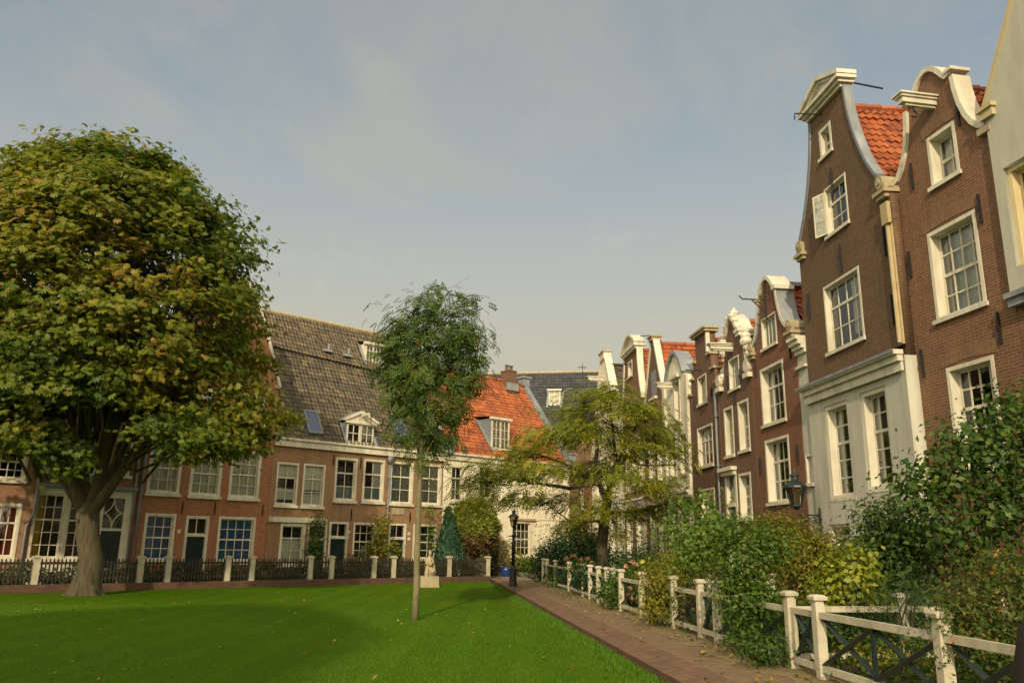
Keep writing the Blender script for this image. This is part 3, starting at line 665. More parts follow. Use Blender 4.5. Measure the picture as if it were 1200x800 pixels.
m = MB(); m.box(V[0][0]-.6, w-.02, -.05, -.003, ZL-.05, V[0][2]-.2); m.build('plinth', GREYPL, h)
m = MB(); m.box(-w, w, -.12, -.003, ZE4-.35, ZE4-.08); m.box(-w, w, -.24, -.004, ZE4-.078, ZE4+.03); m.build('cornice', WHITE, h)
def roof_y4(z): return -.12+(DH4+.12)*(z-ZE4)/(ZR4-ZE4)
side_roof(h, -w+.18, w-.18, ZE4, ZR4, DH4, T_ORANGE, .21, .27)
m = MB(); n = 40
for k in range(n):
    a = -w+2*w*k/n; m.tube([(a, DH4, ZR4+.03), (a+2*w/n+.03, DH4, ZR4+.05)], [.10, .12], 8); m.r = [random.random() for _ in m.f]
m.build('ridge_tiles', T_ORANGE, h, rnd=True)
for sx in (-1, 1):       # lead covered verges with a block at the foot and at the top
    m = MB(); x = sx*(w-.10); a = Vector((0, -.2, ZE4-.1)); b = Vector((0, DH4, ZR4)); nv_ = Vector((0, -(ZR4-ZE4), DH4)).normalized()*.22
    vs = []
    for p in (a, b, b+nv_, a+nv_): vs += [(x-.17, p.y, p.z), (x+.17, p.y, p.z)]
    m.add(vs, [(0, 1, 3, 2), (2, 3, 5, 4), (4, 5, 7, 6), (6, 7, 1, 0), (0, 2, 4, 6), (1, 7, 5, 3)])
    m.box(x-.24, x+.24, -.45, .1, ZE4-.05, ZE4+.62); m.box(x-.3, x+.3, -.5, .15, ZE4+.622, ZE4+.74)
    m.box(x-.26, x+.26, DH4-.4, DH4+.2, ZR4-.1, ZR4+.42); m.box(x-.36, x+.36, DH4-.5, DH4+.3, ZR4+.422, ZR4+.54)
    m.build('lead_verge', LEAD, h)
x, z = PL.shift(1.0).xz(567, 526); x2, z2 = PL.shift(1.0).xz(588.5, 495)
dormer_at(h, x-h['cx'], x2-h['cx'], z, z2, roof_y4, mat=CURT, cheek=ZINC)
Pq = PL.shift(DH4-.3); x, z = Pq.xz(596, 449); x -= h['cx']; zt = Pq.xz(596, 434.5)[1]
m = MB(); m.box(x-.34, x+.34, DH4-.7, DH4+.1, z-.7, zt); m.box(x-.38, x+.38, DH4-.74, DH4+.14, zt-.12, zt-.02)
c = m.build('chimney', BR_R5, h)
each('chimney_pot', BR_R8, c, *[lambda m, s=s: m.lathe([(.12, zt+.002), (.10, zt+.25), (.14, zt+.3), (.14, zt+.38), (.08, zt+.38)], x+s, DH4-.3, 10) for s in (-.18, .2)])
m = MB(); m.box(x-.55, x+.5, DH4-.78, DH4-.705, z-.55, z-.05); m.build('flashing', LEAD, c)
body(h, w, DH4*2, ZL, ZE4-.05, WHITEWALL, y0=.31)

# --- dark slate roof of the taller building behind
a = atY(548, 437, 70); b = atY(702, 437, 68); dv = Vector((b.x-a.x, b.y-a.y)).normalized()
PS = Plane((a.x, a.y-5.0), (dv.x, dv.y)); LS = (Vector((b.x, b.y))-Vector((a.x, a.y))).length+3
h = new_house('slate_roofed_building', PS, 0, LS, 0, 'dark slate roofed building behind the orange roofed cottage with one small white dormer', None); h['category'] = 'building'
w = LS/2; zr = (a.z+b.z)/2; zes = zr-6.5; ds = 5.0
m = MB(); m.box(-w, w, 0, 10, ZL, zes); m.build('wall', BR_R5, h)
m = MB(); tiles(m, (-w, -.1, zes), (w, -.1, zes), (-w, ds, zr), (w, ds, zr), .34, .36, .02, .03); m.build('roof', T_SLATE, h, rnd=True)
m = MB(); m.add([(-w, 10, zes), (w, 10, zes), (w, ds, zr-.02), (-w, ds, zr-.02)], [(3, 2, 1, 0)])
for x in (-w+.01, w-.01): m.add([(x, 0, zes), (x, 10, zes), (x, ds, zr-.03)], [(0, 1, 2)])
m.build('rear_slope', T_SLATE, h)
m = MB(); m.tube([(-w, ds, zr+.03), (w, ds, zr+.03)], .12, 8); m.build('ridge_cap', STONE, h)
Pd = PS.shift(2.6); x, z = Pd.xz(643, 474); x2, z2 = Pd.xz(657, 458)
dormer_at(h, x-h['cx'], x2-h['cx'], z, z2, lambda q: -.1+(ds+.1)*(q-zes)/(zr-zes), mat=CURT, cheek=WHITE)

# =================================================================== RIGHT ROW OF GABLED HOUSES (near to far: x runs right = towards the camera)
FWK, RECA = .62, .05
GR = 'gabled houses along the right side of the path'
def volute(parent, x, z, s, mat=None, w=.42, d=.5, hh=.45, name='gable_kneeler'):
    m = MB(); m.box(x-w/2, x+w/2, -.10, d, z-.10, z-.002); m.box(x-w/2-.06, x+w/2+.06, -.16, d+.05, z, z+.09)
    m.box(x-w/2+.03, x+w/2-.03, -.08, d-.05, z+.092, z+.092+hh*.55)
    m.tube([(x, -.12, z+.09+hh*.55), (x, d-.06, z+.09+hh*.55)], w*.42, 14); m.tube([(x, -.15, z+.09+hh*.55), (x, -.1, z+.09+hh*.55)], w*.2, 10)
    return m.build(name, mat or STONE, parent)
def hoist(parent, x, z, ln=1.2, w=.3, hgt=.26, hook=True, mat=None):
    m = MB(); m.box(x-w/2, x+w/2, -ln, -.004, z, z+hgt); m.box(x-w/2-.04, x+w/2+.04, -ln-.04, -.005, z+hgt+.002, z+hgt+.05); m.box(x-w/2-.08, x+w/2+.08, -ln-.08, -.006, z+hgt+.052, z+hgt+.09)
    m.box(x-w/2+.05, x+w/2-.05, -ln+.1, -.003, z-.05, z-.002)
    o = m.build('hoist_beam', mat or WHITE, parent)
    if hook:
        k = MB(); pts = [(x, -ln+.3, z-.05), (x, -ln+.3, z-.16)]+[(x, -ln+.3+.07*math.sin(t), z-.23+.07*math.cos(t)) for t in np.linspace(0, 4.2, 8)]
        k.tube(pts, .018, 5); k.build('hook', IRON, o)
    return o
def mirror(pts): return [(-x, z) for x, z in pts[::-1]]
def sym(right):   # right half from shoulder up to the top -> whole outline left to right
    return [(-x, z) for x, z in right]+right[::-1]
def off(pts, dx): return [(x+dx, z) for x, z in pts]
def arcpts(x0, x1, z, rise, n=8):
    return [(x0+(x1-x0)*k/n, z+rise*math.sin(PI*k/n)) for k in range(n+1)]

# --- big house with bell gable, triangular pediment and whitewashed ground floor
U0, U1 = 15.82, 20.33
h = new_house('gabled_house', PR, -U1, -U0, 0, 'large dark brown brick house with triangular pediment and whitewashed lower storey', GR)
w = (U1-U0)/2; gc = -.12; zb = 5.62
q1 = quad(PR, h, ((959,154.5),(972.5,142.5),(962.7,187.6),(976.6,175.4))); q2 = quad(PR, h, ((966,224),(988.5,201.6),(970,279),(997.6,259)))
q3 = quad(PR, h, ((966.8,338),(1006,308.8),(969,418),(1014,394)))
qa = quad(PR, h, ((969,476.7),(995,467.7),(975.6,585.6),(1005,582.6))); qb = quad(PR, h, ((1010.5,461),(1041,450.5),(1020,576.6),(1051.6,570)))
qc = quad(PR, h, ((973.5,615),(998.5,612.6),(975.5,642),(1001,641)))
half = [(2.15, 9.5), (2.02, 9.75), (1.87, 10.0), (1.62, 10.38), (1.41, 10.8), (1.25, 11.2), (1.13, 11.55), (1.03, 11.9), (.95, 12.3), (.90, 12.65), (.88, 12.98)]
g = off(sym(half), gc)
wall('wall', [(-w, zb), (w, zb), (w, 9.5)]+g[::-1]+[(-w, 9.5)], [hole(r) for r in (q1, q2, q3)], BR_R8, h, .20)
wall('whitewashed_front', [(-w, -.1), (w, -.1), (w, zb-.002), (-w, zb-.002)], [hole(r) for r in (qa, qb, qc)], PLASTER, h, .38, -.06)
window(h, q1, 1, 2, 1, fw=.14, rec=.08); 
w2 = window(h, q2, 2, 3, 1, fw=.08, rec=.06)
m = MB(); X = q2[0]+.05; s_ = Vector((-.93, -.36)).normalized(); ln = (q2[1]-q2[0])*.36; zz0, zz1 = q2[2]+.1, q2[3]-.08
def leaf_box(u0, u1, z0, z1, t=.035):
    p0 = Vector((X, -.03))+s_*u0; p1 = Vector((X, -.03))+s_*u1; nn_ = Vector((s_.y, -s_.x))*t
    vs = []
    for z in (z0, z1): vs += [(p0.x, p0.y, z), (p1.x, p1.y, z), (p1.x+nn_.x, p1.y+nn_.y, z), (p0.x+nn_.x, p0.y+nn_.y, z)]
    m.add(vs, [(3, 2, 1, 0), (4, 5, 6, 7), (0, 1, 5, 4), (1, 2, 6, 5), (2, 3, 7, 6), (3, 0, 4, 7)])
for a, b, c_, d_ in ((0, .06, zz0, zz1), (ln-.06, ln, zz0, zz1), (.061, ln-.061, zz0, zz0+.06), (.061, ln-.061, zz1-.06, zz1), (.061, ln-.061, zz0+(zz1-zz0)*.33-.02, zz0+(zz1-zz0)*.33+.02), (.061, ln-.061, zz0+(zz1-zz0)*.66-.02, zz0+(zz1-zz0)*.66+.02)): leaf_box(a, b, c_, d_)
oc = m.build('open_casement', WHITE, w2)
m = MB(); leaf_box(.05, ln-.05, zz0+.05, zz1-.05, .006); m.build('curtain', LACE, oc)
window(h, q3, 4, 3, 1, fw=.10, rec=.07, bar=.03, curt=[(.55, 1, .15, 1, CURT)])
for q in (qa, qb): window(h, q, 3, 5, 2, fw=.16, rec=.10, out=.05, curt=[(0, .22, 0, 1, CURT), (.85, 1, 0, 1, CURT)])
window(h, qc, 2, 2, 1, fw=.1, rec=.16, sill=False)
m = MB(); m.box(-w-.05, w+.06, -.34, -.11, zb+.0, zb+.10); m.box(-w-.02, w+.03, -.24, -.108, zb-.14, zb-.002); m.box(-w, w+.01, -.16, -.104, zb-.34, zb-.142)
c = m.build('cornice', WHITE, h); m = MB(); m.add([(-w-.07, -.37, zb+.104), (w+.08, -.37, zb+.104), (w+.08, -.005, zb+.24), (-w-.07, -.005, zb+.24)], [(0, 1, 2, 3)]); m.box(-w-.07, w+.08, -.372, -.34, zb+.03, zb+.10); m.build('lead_cover', LEAD, c)
m = MB(); zp = 12.86; pw = 1.10
m.box(gc-.93, gc+.93, -.10, .22, zp, zp+.09); m.box(gc-1.02, gc+1.02, -.18, .24, zp+.092, zp+.17); m.box(gc-pw, gc+pw, -.26, .26, zp+.172, zp+.26)
zp -= .03
m.prism([(gc-pw+.1, zp+.292), (gc+pw-.1, zp+.292), (gc, zp+.72)], -.10, .20)
for s in (-1, 1):
    pts = [(gc+s*(pw+.02), zp+.30), (gc, zp+.73), (gc, zp+.86), (gc+s*(pw+.02), zp+.41)]
    m.prism(pts if s < 0 else pts[::-1], -.26, .26)
    pts = [(gc+s*(pw-.2), zp+.295), (gc, zp+.66), (gc, zp+.728), (gc+s*(pw-.05), zp+.31)]
    m.prism(pts if s < 0 else pts[::-1], -.18, -.101)
m.build('pediment', WHITE, h)
gg = off(sym(half), gc)
each('lead_coping', LEAD, h, lambda m: m.strip(gg[:11], -.03, .21, .06), lambda m: m.strip(gg[11:], -.03, .21, .06))
each('coping_edge', ZINC, h, lambda m: m.strip(gg[:11], -.045, -.031, .075), lambda m: m.strip(gg[11:], -.045, -.031, .075))
volute(h, w-.20, 9.36, 1, d=.3, w=.36, hh=.38); volute(h, -w+.20, 9.36, -1, d=.3, w=.36, hh=.38)
gable_roof(h, w, 9.0, 12.85, .215, 8, T_ORANGE, cx=gc)
body(h, w, 8, -.1, 8.9, BR_R8, y0=.46)
anchors(h, [(x, z) for x, z in ((w-.35, 8.3), (w-.3, 6.7), (-w+.4, 7.9), (gc, 10.75), (gc+.1, 8.6))], .7)
m = MB(); m.box(w-.16, w-.005, -.05, -.003, zb+.25, 8.6); m.tube([(w-.08, -.07, 5.9), (w-.08, -.07, 8.7)], .05, 8); m.box(w-.2, w+.06, -.14, -.051, 8.6, 9.1); m.build('downpipe', mat_plain('ochre_pipe', (.42, .33, .18), .6, .2, 3), h)
each('iron_stay', IRON, h, lambda m: m.tube([(gc-.25, -.002, 12.75), (gc-.25, -.75, 12.72), (gc-.25, -.77, 12.55)], .02, 5), lambda m: m.tube([(gc+.9, .3, 13.0), (gc+.82, 1.1, 12.95)], .025, 5))

# --- brown house with white edged neck gable and hoist beam (its front is turned a little)
h = new_house('gabled_house', P9, -.41, 2.78, 0, 'narrow red brown brick house with thick white edged bell gable and big white hoist beam', GR)
cx = h['cx']; w = 1.595; gc = 1.30-cx
r1 = quad(P9, h, ((1088.4,162),(1118.8,139),(1089.5,224),(1125,202))); r2 = quad(P9, h, ((1090.4,273),(1143,243.6),(1094,378.7),(1156.8,356))); r3 = quad(P9, h, ((1107,431.8),(1164.7,415),(1125,555),(1181,546)))
half = [(1.40, 9.50), (1.22, 9.58), (1.05, 9.76), (.90, 10.02), (.78, 10.35), (.71, 10.70), (.68, 11.02)]
top = arcpts(-.54, .54, 11.02, .52, 12)
gl = [(-x, z) for x, z in half]+[(-.68, 11.10), (-.54, 11.06)]+top[1:-1]+[(.54, 11.06), (.68, 11.10)]+half[::-1]
g = off(gl, gc)
wall('wall', [(-w, -.1), (w, -.1), (w, 9.5)]+g[::-1]+[(-w, 9.5)], [hole(r) for r in (r1, r2, r3)], BR_R9, h, .32)
window(h, r1, 2, 2, 1, fw=.13, rec=.17, curt=[(0, 1, 0, 1, CURT)]); window(h, r2, 4, 4, 2, fw=.13, rec=.14, curt=[(.18, 1, 0, 1, CURT), (0, .12, 0, 1, CURT)]); window(h, r3, 4, 5, 2, fw=.13, rec=.14)
for r in (r1, r2, r3):
    m = MB(); n = 8
    pts = [(r[0]-.12+(r[1]-r[0]+.24)*k/n, r[3]+.012+.06*math.sin(PI*k/n)) for k in range(n+1)]
    m.strip(pts, -.012, -.003, .27); m.build('brick_lintel', ARCHB, h)
m = MB(); m.strip(g[:7], -.07, .34, .11); m.strip(g[7:-7], -.07, .34, .11); m.strip(g[-7:], -.07, .34, .11)
for s in (-1, 1): m.box(gc+s*.69-.11, gc+s*.69+.11, -.10, .36, 11.15, 11.22)
m.build('gable_coping', WHITE, h)
m = MB()
each('gable_kneeler', STONE, h, *[lambda m, s=s: m.box(gc+s*1.42-.16, gc+s*1.42+.16, -.12, .5, 9.36, 9.50) for s in (-1, 1)])
hoist(h, gc+.10, 10.68, .80, .18, .11)
anchors(h, [(gc-.78, 9.5), (gc+.75, 10.2), (w-.5, 8.0), (-w+.55, 7.6), (w-.42, 5.6), (-w+.6, 5.4)], .6)
gable_roof(h, w, 9.3, 11.25, .35, 8, T_ORANGE, cx=gc); body(h, w, 8, -.1, 9.2, BR_R9, y0=.34)

# --- pale plastered house at the right edge
h = new_house('gabled_house', P9, 2.80, 8.24, 0, 'pale plastered house cut by the right edge with plain sloping gable', GR)
cx = h['cx']; w = 2.72
p1 = quad(P9, h, ((1180.6,200.6),(1222,172),(1197,312),(1240,296)))
wall('wall', [(-w, 6.12), (w, 6.12), (w, 9.75), (.45, 13.6), (-.45, 13.6), (-w, 9.75)], [hole(p1)], PLASTER, h, .42, -.10)
lo = (p1[0]+.05, p1[1]+.05, 2.6, 4.9)
wall('brick_ground_floor', [(-w, -.1), (w, -.1), (w, 6.0), (-w, 6.0)], [hole(lo)], BR_R9, h, .32)
window(h, p1, 3, 4, 2, fw=.14, rec=.10, frame_mat=mat_plain('yellow_cream_paint', (.62, .52, .30), .5, .1, 2), curt=[(0, .3, 0, 1, CURT)]); window(h, lo, 4, 4, 2, fw=.12)
m = MB(); m.box(-w-.02, w, -.24, -.003, 6.004, 6.10); m.box(-w-.01, w, -.17, -.004, 5.86, 6.002); m.build('lead_moulding', LEAD, h)
VERGE = mat_plain('yellow_ochre_paint', (.48, .40, .23), .6, .12, 2)
each('gable_verge', VERGE, h, lambda m: m.strip([(-w, 9.75), (-.45, 13.6)], -.13, .33, .09), lambda m: m.strip([(.45, 13.6), (w, 9.75)], -.13, .33, .09), lambda m: m.box(-.6, .6, -.2, .45, 13.62, 13.8))
m = MB(); m.box(-w-.06, -w+.26, -.18, .35, 9.58, 9.74); m.box(-w-.10, -w+.30, -.22, .37, 9.742, 9.82); m.build('gable_kneeler', VERGE, h)
anchors(h, [(P9.xz(1169, 184)[0]-cx, P9.xz(1169, 184)[1]), (P9.xz(1187.5, 287)[0]-cx, P9.xz(1187.5, 287)[1])], .8)
gable_roof(h, w, 9.5, 13.3, .35, 8, T_ORANGE); body(h, w, 8, -.1, 9.5, BR_R9, y0=.34)

# --- narrow plastered slice between the two brick houses
h = new_house('narrow_plastered_house', PR, -20.93, -20.35, 0, 'very narrow pale plastered house squeezed between two brown brick houses', None)
w = .29; qn = quad(PR, h, ((950.5,532),(956,530),(954,567),(959.5,566))); qn = (-.2, .2, qn[2], qn[3])
wall('wall', [(-w, -.1), (w, -.1), (w, 7.0), (-w, 7.0)], [hole(qn)], PLASTER, h, .3, .02); window(h, qn, 1, 3, 1, fw=.07, rec=.06)
m = MB()
for k, (a, z0, z1) in enumerate(((.06, 6.75, 6.86), (.14, 6.862, 6.97), (.22, 6.972, 7.10), (.28, 7.102, 7.2))): m.box(-w, w, -a, .3, z0, z1)
m.build('cornice', WHITE, h); m = MB(); m.box(-w, w, -.08, .015, 6.35, 6.42); m.build('string_course', WHITE, h)
m = MB(); m.add([(-w, .3, 7.15), (w, .3, 7.15), (w, 5, 9.3), (-w, 5, 9.3)], [(0, 1, 2, 3)]); m.build('roof', LEAD, h)
i = MB(); i.add([(-w+.02, .8, 0), (w-.02, .8, 0), (w-.02, .8, 7), (-w+.02, .8, 7)], [(0, 1, 2, 3)]); i.build('room_shade_sheet', DARK, h)  # dark sheet gives the shade of the unlit interior as colour

# --- warm red house with round topped bell gable
U0, U1 = 20.95, 24.08
h = new_house('gabled_house', PR, -U1, -U0, 0, 'warm red brick house with round topped bell gable and an iron hoist hook', GR)
w = (U1-U0)/2; gc = -.06
a1 = quad(PR, h, ((892,375),(909,364),(894,411),(911,401.5))); a2 = quad(PR, h, ((891.5,433),(917.6,419.8),(893.7,501),(921.8,491))); a3 = quad(PR, h, ((896.5,516.8),(924,507.7),(900.6,591),(929,587.6)))
half = [(1.45, 7.60), (1.25, 7.66), (1.05, 7.80), (.88, 8.02), (.76, 8.3), (.66, 8.65), (.60, 9.0)]
gl = [(-x, z) for x, z in half]+arcpts(-.56, .56, 9.02, .48, 10)[1:-1]+half[::-1]
g = off(gl, gc)
wall('wall', [(-w, -.1), (w, -.1), (w, 7.6)]+g[::-1]+[(-w, 7.6)], [hole(r) for r in (a1, a2, a3)], BR_R7, h, .32)
window(h, a1, 4, 1, 0, fw=.07, rec=.03, curt=[(0, 1, 0, 1, LACE)]); window(h, a2, 4, 3, 1, fw=.13, rec=.13, curt=[(.6, .8, 0, .8, REDC), (0, .2, 0, 1, CURT)]); window(h, a3, 4, 3, 1, fw=.13, rec=.13, curt=[(0, .15, 0, 1, CURT)])
each('lead_coping', LEAD, h, lambda m: m.strip(g[:8], -.06, .50, .09), lambda m: m.strip(g[-8:], -.06, .50, .09))
m = MB(); m.strip(g[6:-6], -.09, .5, .12); m.strip(g[:7], -.075, -.061, .11); m.strip(g[-7:], -.075, -.061, .11); 
for s in (-1, 1): m.box(gc+s*.66-.12, gc+s*.66+.12, -.12, .5, 9.0, 9.12)
m.build('gable_coping', WHITE, h)
volute(h, w-.16, 7.42, 1, w=.36, hh=.32); volute(h, -w+.16, 7.42, -1, w=.34, hh=.3)
m = MB(); m.tube([(gc-.1, -.003, 8.9), (gc-.1, -.75, 8.9), (gc-.1, -.85, 9.0)], .022, 5); m.tube([(gc-.1, -.003, 8.45), (gc-.1, -.45, 8.88)], .02, 5); m.box(gc-.12, gc-.08, -.04, -.003, 8.3, 9.3); m.build('hoist_hook', IRON, h)
anchors(h, [(w-.3, 7.0), (-w+.35, 7.0), (w-.28, 4.1), (-w+.3, 4.0)], .5)
gable_roof(h, w, 7.3, 9.25, .56, 8, T_RED, cx=gc); body(h, w, 8, -.1, 7.3, BR_R7, y0=.34)
m = MB(); m.box(gc-.2, gc+.2, .6, 8.0, 9.3, 9.42); m.build('lead_ridge', LEAD, h)

# --- narrow house with ornate white neck gable
U0, U1 = 24.12, 27.05
h = new_house('gabled_house', PR, -U1, -U0, 0, 'sooty brick house with ornate white scrolled neck gable and white framed door', GR)
w = (U1-U0)/2; gc = .03
b1 = quad(PR, h, ((854,422),(866,414.6),(855,459),(867,453.4))); b2 = quad(PR, h, ((848.4,478.6),(859,474.7),(850.4,536.7),(861,533))); b3 = quad(PR, h, ((864.7,470.9),(877.5,466),(866.7,531),(879,526)))
b4 = quad(PR, h, ((865.7,555),(880.5,552),(868,610),(881.5,606))); bd = quad(PR, h, ((846.5,555),(860.5,551),(847.5,640),(861.5,640))); bd = (-1.28, -.24, .45, bd[3])
half = [(1.30, 7.10), (.98, 7.16), (.90, 7.45), (.84, 7.8), (.82, 8.35)]
gl = [(-x, z) for x, z in half]+[(-.82, 8.40), (-.5, 8.62), (-.3, 8.9), (0, 9.15), (.3, 8.9), (.5, 8.62), (.82, 8.40)]+half[::-1]
g = off(gl, gc)
wall('wall', [(-w, -.1), (w, -.1), (w, 7.1)]+g[::-1]+[(-w, 7.1)], [hole(r) for r in (b1, b2, b3, b4, bd)], BR_R5, h, .32)
window(h, b1, 4, 2, 0, fw=.08, rec=.03, curt=[(0, 1, 0, 1, LACE)])
for q in (b2, b3, b4): window(h, q, 2, 4, 2, fw=.12, rec=.14, curt=[(0, .3, 0, 1, CURT)])
door(h, bd, .30, fw=.14)
m = MB(); m.box(bd[0]-.12, bd[1]+.12, -.24, -.032, bd[3]+.01, bd[3]+.13); m.box(bd[0]-.05, bd[1]+.05, -.14, -.033, bd[3]-.13, bd[3]+.008); m.build('door_cornice', WHITE, h)
m = MB(); m.strip(g[4:-4], -.12, .45, .13)
for s in (-1, 1):
    m.box(gc+s*.80-.16, gc+s*.80+.16, -.16, .46, 8.30, 8.42); m.box(gc+s*.80-.20, gc+s*.80+.20, -.2, .48, 8.422, 8.52)
    for t in np.linspace(0, 1, 7):
        xx = gc+s*(.98-.06*t+.30*(1-t)**2); zz = 7.12+t*1.15; rr = .15+.07*math.sin(t*9)
        m.lathe([(.02, zz-rr), (rr*.8, zz-rr*.5), (rr, zz), (rr*.8, zz+rr*.5), (.02, zz+rr)], xx, .08, 8)
    m.tube([(gc+s*1.28, -.14, 7.2), (gc+s*1.28, .35, 7.2)], .20, 12)
    m.box(gc+s*1.28-.22, gc+s*1.28+.22, -.16, .4, 6.82, 6.97)
    for xx, zz in ((.62, 8.66), (.42, 8.92), (.2, 9.14)): m.lathe([(.02, zz-.12), (.12, zz), (.02, zz+.14)], gc+s*xx, -.05, 8)
m.lathe([(.10, 9.18), (.17, 9.30), (.06, 9.44), (.02, 9.5)], gc, .1, 10)
m.build('gable_ornament', WHITE, h)
each('lead_coping', LEAD, h, lambda m: m.strip(g[:5], .0, .5, .05), lambda m: m.strip(g[-5:], .0, .5, .05))
hoist(h, gc, 8.02, .8, .18, .11); anchors(h, [(gc+.55, 7.0), (gc-.55, 7.0), (gc, 6.45)], .5)
gable_roof(h, w, 6.9, 9.0, .46, 8, T_ORANGE, cx=gc); body(h, w, 8, -.1, 6.9, BR_R5, y0=.34)

# --- house with stepped gable
U0, U1 = 27.12, 30.32
h = new_house('gabled_house', PR, -U1, -U0, 0, 'brown brick house with small stepped gable beside the ornate white gable', GR)
w = (U1-U0)/2; gc = 0
c1 = quad(PR, h, ((818,442),(827.5,436.8),(818,476.5),(828.8,470.5))); c2 = quad(PR, h, ((817.5,502.8),(835,494),(818.4,550),(836.4,543.4))); c3 = quad(PR, h, ((820.6,573.7),(837.6,570),(821,609),(838.5,606)))
st = [(w, 7.25), (1.32, 7.25), (1.32, 7.80), (.98, 7.80), (.98, 8.40), (.66, 8.40), (.66, 9.32)]
g = [(-x, z) for x, z in st]+st[::-1]
wall('wall', [(-w, -.1), (w, -.1)]+g[::-1], [hole(r) for r in (c1, c2, c3)], BR_R5, h, .32)
window(h, c1, 2, 1, 0, fw=.09, rec=.05, curt=[(0, 1, 0, 1, LACE)]); window(h, c2, 4, 3, 1, fw=.11, rec=.07, curt=[(0, .5, 0, 1, CURT)]); window(h, c3, 4, 3, 1, fw=.11, rec=.07, curt=[(0, 1, .0, 1, CURT)])
for s in (-1, 1):
    for (a, b, z) in ((1.30, w, 7.252), (.96, 1.34, 7.802), (.66, 1.0, 8.402)):
        x0_, x1_ = sorted((s*a, s*b)); m = MB(); m.box(x0_-.03, x1_+.03, -.07, .38, z, z+.09); m.build('step_cap', STONE, h)
m = MB(); m.box(-.78, .78, -.12, .42, 9.322, 9.42); m.box(-.84, .84, -.18, .44, 9.422, 9.50); m.build('gable_cap', STONE, h)
m = MB(); m.box(.58, .69, -.04, .10, 8.55, 9.30); m.build('corner_block', WHITE, h)
m = MB(); m.tube([(-.1, -.003, 8.0), (-.1, -.6, 8.0)], .025, 5); m.build('hoist_hook', IRON, h)
anchors(h, [(.95, 6.9), (-.95, 6.9), (1.2, 4.6), (-1.2, 4.6)], .5)
gable_roof(h, w, 7.0, 9.15, .34, 8, T_ORANGE); body(h, w, 8, -.1, 7.0, BR_R5, y0=.34)
pipe(h, w-.1, 0, 6.9, r=.04, hopper=False)

# --- whitewashed house with lead capped gable
U0, U1 = 30.36, 33.7
h = new_house('gabled_house', PR, -U1, -U0, 0, 'whitewashed house with grey lead capped bell gable and little white hoist beam', GR)
w = (U1-U0)/2; gc = -.05
e1 = quad(PR, h, ((788,447.5),(796,443),(791.7,496),(798.2,491.7)))
e2 = (-1.2, -.25, 4.35, 6.0); e3 = (.25, 1.2, 4.35, 6.0); e4 = (-1.3, -.15, 1.2, 3.1); e5 = (.05, 1.3, 1.2, 3.1)
half = [(1.58, 8.08), (1.35, 8.14), (1.15, 8.34), (1.0, 8.62), (.85, 8.85), (.55, 9.12), (.2, 9.34)]
g = off(sym(half), gc)
wall('wall', [(-w, -.1), (w, -.1), (w, 8.05)]+g[::-1]+[(-w, 8.05)], [hole(r) for r in (e1, e2, e3, e4, e5)], WHITEWALL, h, .32)
window(h, e1, 3, 3, 1, fw=.13, rec=.14, curt=[(.5, .9, 0, 1, REDC)])
for q in (e2, e3): window(h, q, 2, 4, 2, fw=.1, rec=.1, curt=[(0, 1, 0, 1, LACE)])
for q in (e4, e5): window(h, q, 3, 3, 1, fw=.1, rec=.1)
m = MB(); m.strip(g[2:-2], -.12, .5, .14); m.build('lead_cap', LEAD, h)
m = MB(); m.box(-w, w, -.2, -.003, 3.45, 3.62); m.box(-w, w, -.28, -.004, 3.622, 3.72); m.build('cornice', WHITE, h)
each('corner_board', WHITE, h, lambda m: m.box(w-.3, w, -.10, -.003, 3.73, 8.2), lambda m: m.box(-w, -w+.3, -.10, -.003, 3.73, 8.2))
each('window_hood', WHITE, h, lambda m: m.box(e1[0]-.12, e1[1]+.12, -.18, -.027, e1[3]+.03, e1[3]+.16))
hoist(h, gc-.25, 8.0, .7, .16, .11, hook=False)
gable_roof(h, w, 7.6, 9.6, .35, 8, T_ORANGE, cx=gc); body(h, w, 8, -.1, 7.6, WHITEWALL, y0=.34)

# --- dark pointed gable with white boards
U0, U1 = 33.74, 36.78
h = new_house('gabled_house', PR, -U1, -U0, 0, 'dark brick house with steep pointed gable edged by broad white boards', GR)
w = (U1-U0)/2
f1 = (-.42, .42, 8.1, 9.35); f2 = (-1.2, -.2, 4.2, 6.6); f3 = (.2, 1.2, 4.2, 6.6); f4 = (-1.2, -.2, .9, 3.0); f5 = (.15, 1.25, .9, 3.0)
wall('wall', [(-w, -.1), (w, -.1), (w, 7.9), (.18, 10.7), (-.18, 10.7), (-w, 7.9)], [hole(r) for r in (f1, f2, f3, f4, f5)], BR_R5, h, .32)
m = MB(); m.box(f1[0]+.01, f1[1]-.01, -.01, .05, f1[2]+.01, f1[3]-.01)
for k in range(1, 5): m.box(f1[0]+.168*k-.006, f1[0]+.168*k+.006, -.018, -.011, f1[2]+.02, f1[3]-.02)
m.build('wooden_hatch', ZINC, h)
m = MB(); m.box(f1[0]-.1, f1[1]+.1, -.14, -.003, f1[2]-.1, f1[2]-.002); m.build('sill', WHITE, h)
for q in (f2, f3): window(h, q, 2, 4, 2, fw=.14, rec=.1, curt=[(0, 1, 0, 1, CURT)])
for q in (f4, f5): window(h, q, 2, 4, 2, fw=.12, rec=.1, curt=[(0, 1, 0, .6, CURT)])
each('gable_board', WHITE, h, lambda m: m.strip([(-w, 7.9), (-.18, 10.7)], -.06, .24, .12), lambda m: m.strip([(.18, 10.7), (w, 7.9)], -.06, .24, .12))
m = MB(); m.box(-.28, .28, -.12, .36, 10.72, 10.88); m.box(-.34, .34, -.18, .38, 10.882, 10.96); m.build('gable_cap', STONE, h)
m = MB(); m.box(-w, w, -.16, -.003, 3.35, 3.75); m.box(-w, w, -.26, -.004, 3.752, 3.86); m.build('shop_cornice', STONE, h)
